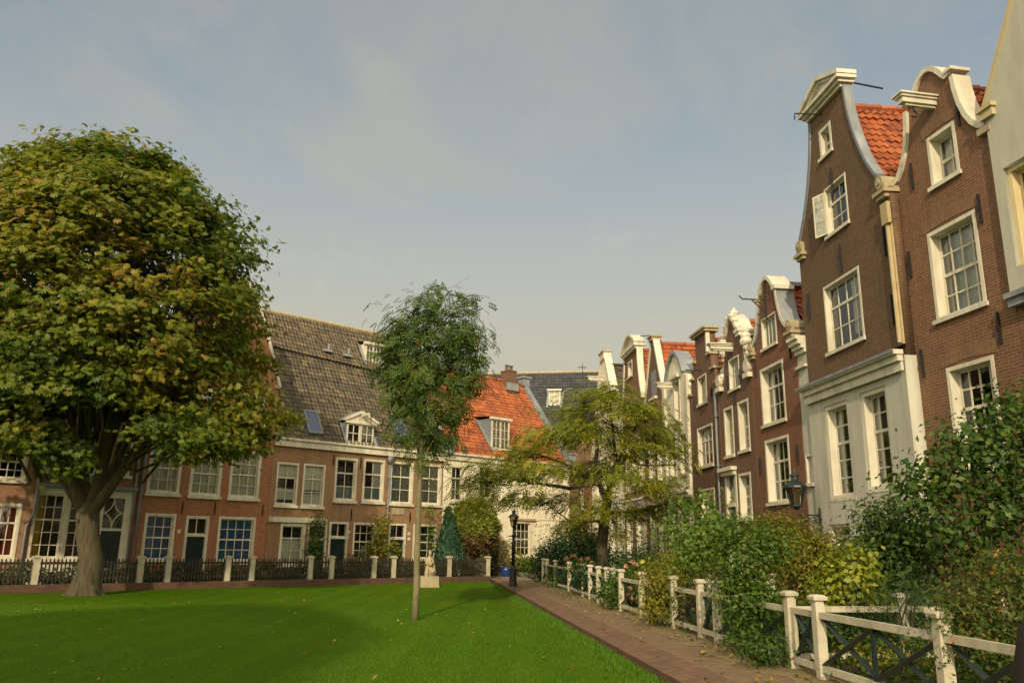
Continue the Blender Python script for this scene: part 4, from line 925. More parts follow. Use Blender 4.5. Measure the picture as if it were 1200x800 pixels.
gable_roof(h, w, 7.8, 10.6, .33, 12, T_ORANGE); body(h, w, 8, -.1, 7.7, BR_R5, y0=.34)

# --- house with arched pediment
U0, U1 = 36.82, 41.3
h = new_house('gabled_house', PR, -U1, -U0, 0, 'brown brick house with half round white pediment on a white edged gable', GR)
w = (U1-U0)/2; gc = -.25
half = [(2.0, 8.4), (1.85, 8.75), (1.62, 9.3), (1.45, 9.9), (1.34, 10.5), (1.28, 11.05)]
g = off(sym(half), gc)
k1 = quad(PR, h, ((736,425),(741,420),(736,444),(741,440)));
k2 = (-1.85, -.75, 4.2, 6.9); k3 = (-.5, .6, 4.2, 6.9); k4 = (.85, 1.85, 4.2, 6.9); k5 = (-1.85, -.7, .8, 3.0); k6 = (.1, 1.9, .8, 3.0)
wall('wall', [(-w, -.1), (w, -.1), (w, 8.4)]+g[::-1]+[(-w, 8.4)], [hole(r) for r in (k1, k2, k3, k4, k5, k6)], BR_R9, h, .32)
for q in (k1, k2, k3, k4, k5, k6): window(h, q, 2, 4 if q is not k1 else 2, 2 if q is not k1 else 1, fw=.14, rec=.1, curt=[(0, 1, 0, .8, CURT)])
m = MB(); m.box(gc-1.36, gc+1.36, -.14, .36, 11.06, 11.18); m.box(gc-1.46, gc+1.46, -.22, .38, 11.182, 11.3)
ap = off(arcpts(-1.40, 1.40, 11.302, .62, 14), gc); m.prism(ap[::-1], -.02, .34); m.strip(ap, -.2, .36, .11); m.build('pediment', WHITE, h)
each('gable_coping', WHITE, h, lambda m: m.strip(g[:6], -.06, .24, .11), lambda m: m.strip(g[6:], -.06, .24, .11))
m = MB(); m.box(-w, w, -.16, -.003, 3.30, 3.70); m.box(-w, w, -.26, -.004, 3.702, 3.8); m.build('shop_cornice', WHITE, h)
each('iron_stay', IRON, h, lambda m: m.tube([(gc+1.2, .2, 11.7), (gc+4.1, .2, 11.0)], .025, 5), lambda m: m.tube([(gc-.4, -.003, 10.6), (gc-.4, -.9, 10.6)], .03, 5))
gable_roof(h, w, 8.3, 11.25, .37, 8, T_ORANGE, cx=gc); body(h, w, 8, -.1, 8.2, BR_R9, y0=.34)

# --- farthest white gable
U0, U1 = 41.34, 49.5
h = new_house('gabled_house', PR, -U1, -U0, 0, 'farthest whitewashed house of the right row with narrow flat topped gable', GR)
w = (U1-U0)/2; gc = -.5
l1 = (-2.9, -1.6, 4.2, 6.6); l2 = (-.9, .4, 4.2, 6.6); l3 = (1.2, 2.5, 4.2, 6.6); l4 = (-2.9, -1.5, .9, 3.0); l5 = (1.0, 2.6, .9, 3.0)
wall('wall', [(-w, -.1), (w, -.1), (w, 6.6), (gc+.55, 12.2), (gc-.55, 12.2), (-w, 6.6)], [hole(r) for r in (l1, l2, l3, l4, l5)], WHITEWALL, h, .32)
for q in (l1, l2, l3, l4, l5): window(h, q, 2, 4, 2, fw=.12, rec=.1, curt=[(0, 1, 0, 1, LACE)])
each('gable_coping', WHITE, h, lambda m: m.strip([(-w, 6.6), (gc-.55, 12.2)], -.08, .36, .13), lambda m: m.strip([(gc+.55, 12.2), (w, 6.6)], -.08, .36, .13), lambda m: m.box(gc-.58, gc+.58, -.1, .36, 12.202, 12.6))
m = MB(); m.box(gc-.66, gc+.66, -.16, .4, 12.602, 12.70); m.build('gable_cap', STONE, h)
hoist(h, gc, 11.0, .9, .18, .12, hook=False)
m = MB(); m.tube([(gc-.2, -1.2, 11.16), (gc-.2, -1.2, 12.0)], .02, 5); m.box(gc-.22, gc-.18, -1.45, -.95, 11.75, 11.8); m.build('aerial', IRON, h)
m = MB(); tiles(m, (w-.15, .4, 6.7), (w-.15, 9, 6.7), (gc, .4, 11.9), (gc, 9, 11.9)); tiles(m, (-w+.15, 9, 6.7), (-w+.15, .4, 6.7), (gc, 9, 11.9), (gc, .4, 11.9)); m.build('roof', T_GREY, h, rnd=True)
m = MB(); m.box(gc-.16, gc+.16, .5, 9, 11.93, 12.03); m.build('lead_ridge', LEAD, h)
body(h, w, 9, -.1, 6.5, WHITEWALL, y0=.34)

# --- brick house in the far corner
h = new_house('brick_house', PR, -54, -49.54, 0, 'small orange brick house in the far corner beside the whitewashed cottage', None)
w = 2.2; o1 = (-1.6, -.5, 1.2, 2.9); o2 = (.5, 1.6, 1.2, 2.9); o3 = (-1.6, -.5, 3.8, 5.2)
wall('wall', [(-w, ZL), (w, ZL), (w, 6.2), (-w, 6.2)], [hole(o1), hole(o2), hole(o3)], BR_L1, h)
for q in (o1, o2, o3): window(h, q, 2, 3, 1, curt=[(0, 1, 0, 1, CURT)])
m = MB(); m.box(-w, w, -.2, -.003, 6.0, 6.2); m.build('cornice', WHITE, h)
m = MB(); tiles(m, (-w, -.1, 6.22), (w, -.1, 6.22), (-w, 3.5, 8.6), (w, 3.5, 8.6)); m.build('roof', T_RED, h, rnd=True); body(h, w, 7, ZL, 6.1, BR_L1, y0=.34)

# =================================================================== GROUND
def sheet(name, pts, mat, structure=True, z=None):
    m = MB(); m.add([(p[0], p[1], (p[2] if z is None else z)) for p in pts], [tuple(range(len(pts)))]); o = m.build(name, mat)
    if structure: struct(o)
    return o
sheet('ground', [(-400, -400), (400, -400), (400, 400), (-400, 400)], SOILM, z=-.62)
KY = -2.95; e0 = 3.28
def isect(lat, y):      # u where the right-hand line at lat crosses the left row's line at inward offset y
    a = PL.at(0, y); best = None
    lo, hi = 20.0, 60.0
    for _ in range(60):
        mid = (lo+hi)/2; p = rpt(lat, mid); v = (p.x-PL.P[0])*PL.yd[0]+(p.y-PL.P[1])*PL.yd[1]
        if v < y: lo = mid
        else: hi = mid
    return lo
uc = isect(e0, KY); pc = rpt(e0, uc); xc = (pc.x-PL.P[0])*PL.xd[0]+(pc.y-PL.P[1])*PL.xd[1]
a = rpt(e0, -25); b = PL.at(-30, KY)
sheet('lawn', [(-60, -25, 0), (a.x, a.y, 0), (pc.x, pc.y, 0), (b.x, b.y, 0), (-60, b.y-10, 0)], LAWN, z=-.25)
def rband(name, lat0, lat1, z0, z1, u0, u1, mat, n=1, jag=0):
    m = MB(); vs = []
    for k in range(n+1):
        u = u0+(u1-u0)*k/n; j = jag*(random.random()-.5)
        vs += [(lat0+j, u, z0), (lat1, u, z1)]
    m.add(vs, [(2*k, 2*k+1, 2*k+3, 2*k+2) for k in range(n)])
    o = m.build(name, mat); o.rotation_euler = (0, 0, math.atan2(-dR[0], dR[1])); return struct(o)
rband('kerb', e0+.06, e0+.56, -.09, 0, -20, uc+.25, KERBB)
rband('kerb_face', e0+.06, e0+.0601, -.5, -.09, -20, uc+.25, KERBL)
rband('brick_path', e0+.56, 4.80, 0, 0, -20, 40.5, PATHB)
rband('sandy_path_edge', 4.50, 5.45, .004, .004, -20, 40.5, SAND, 240, .34)
rband('garden_soil', 5.4501, 10.2, .02, .02, -20, 46.0, SOILM)
m = MB(); m.box(-40, xc+.2, KY, KY+.55, -.5, 0); o = m.build('kerb_wall', KERBL); o.location = PL.at(0); o.rotation_euler = (0, 0, PL.rot()); struct(o)
m = MB(); m.box(-40, xc+1.2, KY+.5501, .3, -.6, -.12); o = m.build('garden_soil', SOILM); o.location = PL.at(0); o.rotation_euler = (0, 0, PL.rot()); struct(o)
p1 = PL.at(xc+.2, KY+.02); p2 = PL.at(xc+1.2, 0.3); p3 = PL.at(33, .3); p4 = rpt(10.3, 47); p5 = rpt(10.3, 40.4); p6 = rpt(4.0, 40.4); p7 = rpt(e0+.3, uc)
m = MB(); m.add([(p1.x, p1.y, -.01), (p2.x, p2.y, -.40), (p3.x, p3.y, -.40), (p4.x, p4.y, -.25), (p5.x, p5.y, -.004), (p6.x, p6.y, -.004), (p7.x, p7.y, -.006)], [(6, 5, 0), (5, 2, 1, 0), (5, 4, 3, 2)]); struct(m.build('forecourt', SAND))

# =================================================================== FENCES
PF = PL.shift(-2.62)
FX = [PF.xz(px, 682)[0] for px in (-62, 39.5, 162.5, 195, 265, 293.5, 362, 387, 437, 460, 525.5, 571)]
f = empty('picket_fence', PF.at(FX[0]), PF.rot(), 'low dark picket fence with cream posts between the lawn kerb and the left houses', 'fence')
x_ = lambda v: v-FX[0]
for v in FX:
    m = MB(); X = x_(v); m.box(X-.10, X+.10, -.10, .10, 0, .90); m.box(X-.14, X+.14, -.14, .14, .902, .96); m.prism([(X-.12, .962), (X+.12, .962), (X, 1.0)], -.12, .12); m.build('post', FENCEW, f)
for a, b in zip(FX[:-1], FX[1:]):
    a, b = x_(a)+.1, x_(b)-.1; m = MB(); n = int((b-a)/.125)
    m.box(a, b, -.012, .03, .16, .23); m.box(a, b, -.012, .03, .68, .75)
    for k in range(n):
        X = a+(b-a)*(k+.5)/n; m.prism([(X-.026, .04), (X+.026, .04), (X+.026, .84), (X, .89), (X-.026, .84)], -.036, -.013)
    m.build('picket_panel', PICKET, f)

posts = [(640.5, 682.5), (645, 684), (654, 687.5), (674, 692.5), (686, 699), (692.5, 702), (698.5, 706), (708, 709.5), (716, 712), (723.5, 715.5), (747.5, 724), (791, 736), (822.5, 747), (843, 753.5), (935.5, 783), (966, 795.5)]
GPTS = [ground(*p) for p in posts]
lat_u = [(g.x*dR[1]-g.y*dR[0], g.x*dR[0]+g.y*dR[1]) for g in GPTS]
LU = [(5.06+(l-5.06)*.35, u) for l, u in lat_u]; LU += [(5.08, 7.95), (5.08, 5.7), (5.08, 3.6)]
f = empty('garden_fence', rpt(5.06, LU[0][1]), 0, 'white post and rail fence with dark cross braces along the path', 'fence')
o0 = rpt(5.06, LU[0][1]); 
def fence_post(par, l, u, h=1.03, r=.062):
    p = rpt(l, u)-o0; m = MB()
    m.lathe([(r*1.30, 0), (r*1.30, .12), (r*1.41, .13), (r*1.41, h-.12), (r*1.2, h-.11), (r*1.2, h-.08), (r*2.1, h-.07), (r*2.2, h-.03), (r*1.3, h-.005), (.01, h)], p.x, p.y, 4, ph=PI/4+math.atan2(-dR[0], dR[1]))
    return m.build('post', FENCEW, par)
def bar(m, a, b, z0, z1, t=.03):
    a = Vector((a.x, a.y)); b = Vector((b.x, b.y)); d = (b-a).normalized(); n_ = Vector((-d.y, d.x))*t
    vs = [(a.x-n_.x, a.y-n_.y), (a.x+n_.x, a.y+n_.y), (b.x+n_.x, b.y+n_.y), (b.x-n_.x, b.y-n_.y)]
    m.add([(x, y, z0) for x, y in vs]+[(x, y, z1) for x, y in vs], [(0, 1, 2, 3), (7, 6, 5, 4), (0, 4, 5, 1), (1, 5, 6, 2), (2, 6, 7, 3), (3, 7, 4, 0)])
def brace(m, a, b, z0, z1, t=.022, h=.035):
    m.tube([(a.x, a.y, z0), (b.x, b.y, z1)], h, 4)
for l, u in LU: fence_post(f, l, u)
GATES = {(12, 13), (14, 15)}
for i in range(len(LU)-1):
    a = rpt(*LU[i])-o0; b = rpt(*LU[i+1])-o0; d = (b-a).normalized(); a = a+d*.07; b = b-d*.07; L = (b-a).length
    if (i, i+1) in GATES:
        g = empty('garden_gate', rpt(*LU[i]), 0, ('nearest small white garden gate with a dark cross brace between two square posts' if i == 14 else 'small white garden gate beside the round green bush on the path fence'), 'gate', 'garden gates in the white fence')
        c0 = rpt(*LU[i]); A = a+o0-c0; B = b+o0-c0; dd = d
        m = MB(); bar(m, A, B, .735, .81, .026); bar(m, A, B, .09, .17, .026); bar(m, A+dd*.002, A+dd*.10, .171, .734, .024); bar(m, B-dd*.10, B-dd*.002, .171, .734, .024); m.build('gate_frame', FENCEW, g)
        m = MB(); brace(m, A+dd*.1, B-dd*.1, .2, .72); brace(m, A+dd*.1+Vector((.03, 0, 0)), B-dd*.1+Vector((.03, 0, 0)), .72, .2); m.build('brace', IRONG, g)
        continue
    m = MB(); bar(m, a, b, .735, .815, .03); m.build('rail', FENCEW, f); m = MB(); bar(m, a, b, .09, .17, .03); m.build('rail', FENCEW, f)
    if L > .75:
        n = max(1, round(L/1.3)); m = MB()
        for k in range(n):
            A = a.lerp(b, k/n); B = a.lerp(b, (k+1)/n); brace(m, A, B, .18, .73); brace(m, A+Vector((.03, 0, 0)), B+Vector((.03, 0, 0)), .73, .18)
            if k: m.tube([(A.x, A.y, .17), (A.x, A.y, .735)], .03, 4)
        m.build('cross_brace', IRONG, f)
# rail fences running back between the front gardens
for (u_, lab) in ((11.55, 'white rail fence running back from the path fence beside the nearest gate'), (19.9, 'white rail fence running back from the path fence beside the pink roses')):
    A = rpt(5.2, u_); B = rpt(8.6, u_+.3); g = empty('divider_fence', A, 0, lab, 'fence', 'rail fences between front gardens')
    m = MB(); bar(m, Vector((0, 0)), B-A, .73, .81, .03); m.build('rail', FENCEW, g); m = MB(); bar(m, Vector((0, 0)), B-A, .1, .18, .03); m.build('rail', FENCEW, g)
    for t in (.5, 1.0):
        p = (B-A)*t; m = MB(); m.lathe([(.085, 0), (.085, .92), (.13, .93), (.13, .97), (.02, 1.0)], p.x, p.y, 4, ph=PI/4); m.build('post', FENCEW, g)

# =================================================================== STREET FURNITURE
g = ground(601, 686.5); ztop = atY(600, 595.5, g.y).z
lp = empty('street_lamp', g, .3, 'black iron street lamp with a glass lantern at the end of the brick path', 'lamp')
m = MB(); m.lathe([(.17, 0), (.17, .10), (.145, .13), (.145, .62), (.16, .66), (.10, .72), (.075, .78)], 0, 0, 12); m.build('base', IRON, lp)
zl = ztop-.72
m = MB(); m.lathe([(.07, .78), (.065, 1.6), (.085, 1.63), (.085, 1.68), (.055, 1.72), (.045, zl-.42), (.08, zl-.38), (.08, zl-.33), (.04, zl-.28), (.04, zl-.05), (.07, zl)], 0, 0, 12); m.tube([(-.22, 0, zl-.36), (.22, 0, zl-.36)], .02, 6); m.build('pole', IRON, lp, True)
def lantern(par, zl, sc=1.0, mat=IRON, x=0, y=0):
    def P_(r, z): return (r*sc, zl+z*sc)
    m = MB(); m.lathe([P_(.12, 0), P_(.13, .03), P_(.12, .05)], x, y, 6)
    for k in range(6):
        an = 2*PI*k/6; c_, s_ = math.cos(an), math.sin(an); m.tube([(x+.12*sc*c_, y+.12*sc*s_, zl+.04*sc), (x+.21*sc*c_, y+.21*sc*s_, zl+.44*sc)], .012*sc, 4)
    L = m.build('lantern', mat, par)
    m = MB(); m.lathe([P_(.115, .05), P_(.20, .43)], x, y, 6, cap=False); m.build('glass', LAMPG, L)
    m = MB(); m.lathe([P_(.27, .43), P_(.26, .47), P_(.17, .55), P_(.10, .59), P_(.085, .61), P_(.085, .68), P_(.12, .69), P_(.10, .73), P_(.03, .76), P_(.02, .84)], x, y, 12); m.build('lamp_cap', mat, L)
    m = MB(); m.lathe([P_(.03, .06), P_(.035, .2), P_(.05, .3), P_(.01, .34)], x, y, 8); m.build('lamp_bulb', STONE, L)
    return L
lantern(lp, zl, .86)
# wall lamp: scrolled bracket on the whitewashed front, lantern at its end
bx, bz = PR.xz(966, 606); ub = -bx; P0 = PR.at(bx, -.11, bz-.05)
wl = empty('wall_lamp', P0, PR.rot(), 'dark green lantern on a scrolled iron wall bracket at the whitewashed house front', 'lamp')
lx = ray(932.5, 585); 
tgt = None
for yo in np.linspace(.3, 2.2, 60):
    p = PR.at(bx+.05, -.11-yo, 0); X_ = lx[0]/lx[1]*p.y
    if tgt is None or abs(X_-p.x) < tgt[0]: tgt = (abs(X_-p.x), yo, EYE+lx[2]/lx[1]*p.y)
yo = tgt[1]
m = MB(); m.tube([(0, 0, .1), (.05, -yo, .1)], .022, 6); m.tube([(0, -.004, -.32), (0, -.004, .28)], .03, 6); m.tube([(0, 0, -.28), (.02, -yo*.5, -.12), (.04, -yo*.85, .08)], .016, 6)
for k in range(4):
    yy = -yo*(.12+.2*k); R_ = .11-.015*k; m.tube([(.01, yy+R_*(1-t/9)*math.cos(t), -.02+R_*(1-t/9)*math.sin(t)-.01*k) for t in np.linspace(0, 8, 22)], .012, 4)
m.build('bracket', IRON, wl)
zz = .12
m = MB(); m.lathe([(.03, .1), (.03, .22), (.07, .25), (.1, .29)], .05, -yo, 8); m.build('lamp_stem', IRON, wl)
sc_w = 1.12; L = lantern(wl, .29, sc_w, IRONG, .05, -yo)

# statue on its plinth
g = ground(502, 687.5, -.25); sc = g.y*1.02/950
pw = 21*sc/2
st = empty('statue', g, .25, 'pale stone statue of a robed kneeling figure on a block plinth', 'statue')
m = MB(); m.box(-pw, pw, -pw*.9, pw*.9, 0, .10); m.box(-pw*.95, pw*.95, -pw*.85, pw*.85, .101, .46); m.build('plinth', STONE, st)
m = MB(); z0 = .45
m.lathe([(.02, z0), (.30, z0+.02), (.30, z0+.18), (.24, z0+.42), (.20, z0+.6), (.21, z0+.72), (.17, z0+.84), (.07, z0+.9), (.055, z0+.95)], 0, 0, 14, 1, .8)
m.lathe([(.02, z0+.90), (.085, z0+.94), (.105, z0+1.02), (.10, z0+1.10), (.05, z0+1.17), (.01, z0+1.18)], .03, -.03, 12)
m.tube([(-.18, 0, z0+.80), (-.24, -.10, z0+.60), (-.05, -.27, z0+.55)], [.075, .065, .05], 8); m.tube([(.18, 0, z0+.80), (.27, -.08, z0+.58), (.10, -.27, z0+.58)], [.075, .065, .05], 8)
m.box(-.12, .14, -.36, -.20, z0+.50, z0+.66)
m.tube([(.12, -.1, z0+.3), (.2, -.32, z0+.22), (.28, -.1, z0+.08)], [.14, .13, .10], 10); m.tube([(-.14, -.1, z0+.28), (-.18, -.34, z0+.16), (-.2, -.3, z0+.02)], [.14, .13, .10], 10)
m.tube([(.33, .02, z0), (.35, .0, z0+.25), (.33, .0, z0+.42)], [.10, .12, .06], 10); m.lathe([(.01, z0+.42), (.07, z0+.47), (.06, z0+.54), (.01, z0+.57)], .33, 0, 10)
fg = m.build('figure', STONE, st); fg.scale = (.66, .66, .96)
r_ = fg.modifiers.new('r', 'REMESH'); r_.mode = 'VOXEL'; r_.voxel_size = .022; s_ = fg.modifiers.new('s', 'SMOOTH'); s_.iterations = 3; s_.factor = .5

# white table in the front garden and a dark rounded stand-in for an unclear shape near the camera
tc = rpt(6.0, 20.6); t = empty('garden_table', tc, .2, 'low white garden table among the roses behind the path fence', 'table')
m = MB(); m.box(-.62, .62, -.35, .35, .80, .86); m.box(-.56, .56, -.3, .3, .70, .798); m.build('table_top', FENCEW, t)
for sx in (-1, 1):
    for sy in (-1, 1): m = MB(); m.tube([(sx*.52, sy*.26, 0), (sx*.52, sy*.26, .698)], .035, 6); m.build('leg', FENCEW, t)
pp = atY(1199, 690, 2.6); bp = Vector((pp.x+.075, 2.6, 0))
m = MB(); m.lathe([(.17, -.0), (.16, .7), (.145, pp.z-.40), (.125, pp.z-.26), (.095, pp.z-.13), (.05, pp.z-.03), (.01, pp.z)], 0, 0, 20)
o = m.build('unclear_dark_shape', DARKSHAPE, None, True, loc=bp); tag(o, 'dark brown rounded stand-in for an unclear shape cut by the lower right corner', 'post')

# =================================================================== FOLIAGE
def tpl_rhomb(w=.26, bend=.08): return np.array([[0,0,0],[w,.45,bend],[0,1,-bend],[-w,.45,bend]], float)
def tpl_palm(n=6, w=.22):
    out = []
    for k in range(n):
        an = math.radians(-84+168*k/(n-1)); ln = 1-.28*abs(k-(n-1)/2)/((n-1)/2)
        r = np.array([[0,.04,0],[w*ln,.58*ln,-.04],[0,ln,-.24],[-w*ln,.58*ln,-.04]])
        c, s = math.cos(an), math.sin(an); out.append(np.stack([r[:,0]*c+r[:,1]*s, -r[:,0]*s+r[:,1]*c, r[:,2]], 1))
    return np.concatenate(out)
def tpl_pinn(pairs=5, ll=.30, w=.055, droop=.35):
    out = []
    for k in range(pairs):
        y = .12+.80*k/(pairs-.5)
        for s in (-1, 1):
            z = -droop*y*y
            out.append(np.array([[0,y,z],[s*ll*.5,y+.02+w,z-.01],[s*ll,y+.10,z-.07],[s*ll*.5,y+.10-w*1.6,z-.01]]))
    z = -droop; out.append(np.array([[0,.92,z*.85],[w,1.05,z],[0,1.2,z*1.25],[-w,1.05,z]]))
    return np.concatenate(out)
RH = tpl_rhomb(); RHN = tpl_rhomb(.14, .04); RHB = tpl_rhomb(.34, .1); PALM = tpl_palm(); PINN = tpl_pinn(); PINF = tpl_pinn(6, .22, .042, .5)
def unit(a): return a/np.maximum(np.linalg.norm(a, axis=1, keepdims=True), 1e-9)
def leaf_mesh(name, C, Nn, S, tpl, mat, parent=None, origin=(0, 0, 0), rnd=None, tang=None):
    n = len(C); k = len(tpl)
    z = unit(Nn); t = rng.normal(size=(n, 3)) if tang is None else tang
    y = t-z*np.sum(t*z, 1, keepdims=True); y = unit(y); x = np.cross(y, z)
    V = (C-np.array(origin))[:, None, :]+S[:, None, None]*(tpl[None, :, 0:1]*x[:, None, :]+tpl[None, :, 1:2]*y[:, None, :]+tpl[None, :, 2:3]*z[:, None, :])
    V = V.reshape(-1, 3); nf = n*k//4
    me = bpy.data.meshes.new(name); me.vertices.add(len(V)); me.vertices.foreach_set('co', V.astype(np.float32).ravel())
    me.loops.add(nf*4); me.loops.foreach_set('vertex_index', np.arange(nf*4, dtype=np.int32))
    me.polygons.add(nf); me.polygons.foreach_set('loop_start', np.arange(0, nf*4, 4, dtype=np.int32))
    at = me.attributes.new('rnd', 'FLOAT', 'FACE'); r = rng.random(n) if rnd is None else rnd
    at.data.foreach_set('value', np.repeat(np.clip(r, 0, 1), k//4).astype(np.float32))
    me.materials.append(mat); me.update(calc_edges=True)
    o = bpy.data.objects.new(name, me); COL.objects.link(o)
    if parent is not None: o.parent = parent
    return o
DENS = 1.0
def clumps(blobs, per, flat=.6, cs=.5, shell=.45):
    """blobs: (centre, rx, ry, rz, nclumps). returns leaf centres, outward directions, per-leaf tint"""
    C, D, T = [], [], []
    for c, rx, ry, rz, n in blobs:
        n = int(n*DENS)
        d = unit(rng.normal(size=(n, 3))); r = shell+(1-shell)*rng.random((n, 1))**.6
        P = np.array(c)+d*r*np.array([rx, ry, rz])*(1+.12*rng.normal(size=(n, 1)))
        tint = np.clip(.45+.22*rng.normal(size=n), 0, 1)
        g = rng.normal(size=(n, per, 3))*np.array([1, 1, flat])*cs*.5
        C.append((P[:, None, :]+g).reshape(-1, 3)); D.append((np.repeat(d[:, None, :], per, 1)+g*.8/cs).reshape(-1, 3))
        T.append((tint[:, None]+.16*rng.normal(size=(n, per))).ravel())
    return np.concatenate(C), np.concatenate(D), np.concatenate(T)
def px3(x, y, Y): v = atY(x, y, Y); return (v.x, v.y, v.z)
def pblobs(lst, Y, dens, dep=1.0):
    out = []
    for q in lst:
        x, y, rx, ry = q[:4]; dy = q[4] if len(q) > 4 else 0; s = (Y+dy)/925
        out.append((px3(x, y, Y+dy), rx*s, min(rx, 1.5*ry)*s*dep, ry*s, max(3, dens*rx*ry*s*s*PI)))
    return out
def wig(a, b, n, amp):
    a, b = Vector(a), Vector(b); return [a.lerp(b, k/n)+(Vector(rng.normal(size=3))*amp if 0 < k < n else Vector((0, 0, 0))) for k in range(n+1)]
def limb(m, a, b, r0, r1, n=5, amp=.1, sag=0, seg=7):
    pts = wig(a, b, n, amp)
    for k, p in enumerate(pts): p.z += sag*math.sin(PI*k/n)
    m.tube(pts, [r0+(r1-r0)*k/n for k in range(n+1)], seg); return pts

def plant(name, label, cat, Y, blobs, mat, size, dens, per=10, tpl=None, cs=.35, flat=.7, group=None, stems=6, stem_r=.018, base=None, up=.5, bark=None, z0=0.0, dep=1.0, part='foliage', shell=.35):
    B = pblobs(blobs, Y, dens*4.0, dep); cx = sum(b[0][0] for b in B)/len(B)
    o = Vector(base) if base is not None else Vector((cx, Y, z0))
    e = empty(name, o, 0, label, cat, group)
    C, D, T = clumps(B, per, flat, cs, shell)
    keep = C[:, 2] > z0+.04
    # keep foliage out of the buildings on the right
    lat = C[:, 0]*dR[1]-C[:, 1]*dR[0]; keep &= lat < 9.7
    C, D, T = C[keep], D[keep], T[keep]
    nrm = D*.7+np.array([0, 0, up])+.45*rng.normal(size=C.shape)
    leaf_mesh(part, C, nrm, size*(.7+.6*rng.random(len(C))), RH if tpl is None else tpl, mat, e, o, T)
    m = MB()
    for k in range(stems):
        b = B[k % len(B)]; tip = Vector(b[0])+Vector(rng.normal(size=3))*.35*b[1]
        a = Vector((o.x+rng.normal()*.08, o.y+rng.normal()*.08, z0)); pts = wig(a-o, tip-o, 4, .05*(tip-a).length)
        m.tube(pts, [stem_r, stem_r*.9, stem_r*.75, stem_r*.55, stem_r*.3], 5)
    if stems: m.build('stem', bark or BARKD, e, True)
    return e

# ---- the big chestnut on the left
base = ground(99, 697, -.25); base.z = -.3; TY = base.y
zt = atY(150, 158, TY).z; zb = atY(250, 543, TY).z; ccx = atY(116, 400, TY).x; Rm = (atY(322, 400, TY).x-ccx)*.90

ct = empty('chestnut_tree', base, 0, 'large dome shaped chestnut tree with yellowing leaves and thick trunk on the left lawn', 'tree')
zt -= 1.15; zb = atY(200, 488, TY).z
prof_h = [0, .06, .16, .30, .48, .62, .76, .88, .95, 1.0]; prof_r = [.60, .82, .96, 1.0, .97, .90, .74, .50, .32, .08]
nC = 1250; hh = rng.random(nC)**1.02; th = rng.random(nC)*2*PI
R0 = np.interp(hh, prof_h, prof_r)*Rm
lump = 1+.07*np.sin(3*th+4*hh)+.06*np.sin(5*th-9*hh+1)+.05*np.sin(9*th+13*hh)
inner = rng.random(nC) < .24
rr = np.where(inner, .25+.55*rng.random(nC), .80+.20*rng.random(nC)**.7)
cy0 = base.y-.9
P = np.stack([ccx+R0*lump*rr*np.cos(th), cy0+R0*lump*rr*np.sin(th)*.92, zb+(zt-zb)*hh+.3*rng.normal(size=nC)], 1)
P[:, 2] = np.minimum(P[:, 2], zt-.15)
# the underside of the crown rises towards the trunk
zc_ = P[:, 1]*cp+(P[:, 2]-EYE)*sp; ppx = 600+F*P[:, 0]/zc_; ppy = 400-F*(-P[:, 1]*sp+(P[:, 2]-EYE)*cp)/zc_
k = ppy < 474+np.clip((np.abs(ppx-118)-50)*.42, 0, 36); P, hh, th = P[k], hh[k], th[k]; nC = len(P)
# drooping skirts at both sides of the crown
ex = []
for (x, y, d_, k_) in ((285, 470, -.5, 22), (268, 500, -1.2, 24), (245, 522, -1.6, 22), (292, 500, .5, 16), (222, 505, -2.2, 18), (255, 500, .6, 14), (20, 500, -2.0, 22), (45, 515, -2.8, 16), (-15, 490, -1.0, 22), (-40, 505, -1.5, 16)):
    c_ = np.array(px3(x, y, TY+d_)); ex.append(c_+rng.normal(size=(k_, 3))*np.array([.55, .55, .30]))
ex = np.concatenate(ex); P = np.concatenate([P, ex]); nx = len(ex); nC += nx
hh = np.concatenate([hh, np.full(nx, .12)]); th = np.concatenate([th, np.arctan2(ex[:, 1]-cy0, ex[:, 0]-ccx)])
per = 46
tint = np.clip(.54+.19*rng.normal(size=nC)+.18*np.sin(2.3*th+5*hh), 0, 1)
rad = np.stack([np.cos(th), np.sin(th), 1.2*(hh-.35)], 1); assert len(rad) == nC == len(P)
G = rng.normal(size=(nC, per, 3))*np.array([.36, .36, .15])
G[:, :, 2] -= .25*(G[:, :, 0]**2+G[:, :, 1]**2)
C = (P[:, None, :]+G).reshape(-1, 3); D = np.repeat(unit(rad)[:, None, :], per, 1).reshape(-1, 3)*.55+np.array([0, 0, .65])+.38*rng.normal(size=(nC*per, 3))
T = (tint[:, None]+.15*rng.normal(size=(nC, per))).ravel()
tang = np.repeat(unit(rad)[:, None, :], per, 1).reshape(-1, 3)+.7*rng.normal(size=(nC*per, 3))-np.array([0, 0, .4])
yl = (C[:, 0]-PL.P[0])*PL.yd[0]+(C[:, 1]-PL.P[1])*PL.yd[1]
k = (yl < -.7); C, D, T, tang = C[k], D[k], T[k], tang[k]
crown = leaf_mesh('crown', C, D, .165*(.65+.7*rng.random(len(C))), PALM, LF_CHEST, ct, base, T, tang)
m = MB(); B0 = Vector((0, 0, 0)); fk = Vector(px3(103, 600, TY))-base
m.tube([B0+Vector((0, 0, -.1)), B0+Vector((0, 0, .12)), B0+Vector((.03, 0, .5)), B0+Vector((.07, 0, 1.2)), fk*.75+Vector((.02, 0, 0)), fk, fk+Vector((.05, 0, .35))], [.66, .54, .44, .39, .37, .37, .24], 16)
for s, an in enumerate((2.6, 3.5, 4.6, 5.7, .3, 1.2)):       # root flares
    m.tube([Vector((math.cos(an)*.8, math.sin(an)*.8, -.08)), Vector((math.cos(an)*.45, math.sin(an)*.45, .06)), Vector((math.cos(an)*.25, math.sin(an)*.25, .5))], [.07, .16, .19], 8)
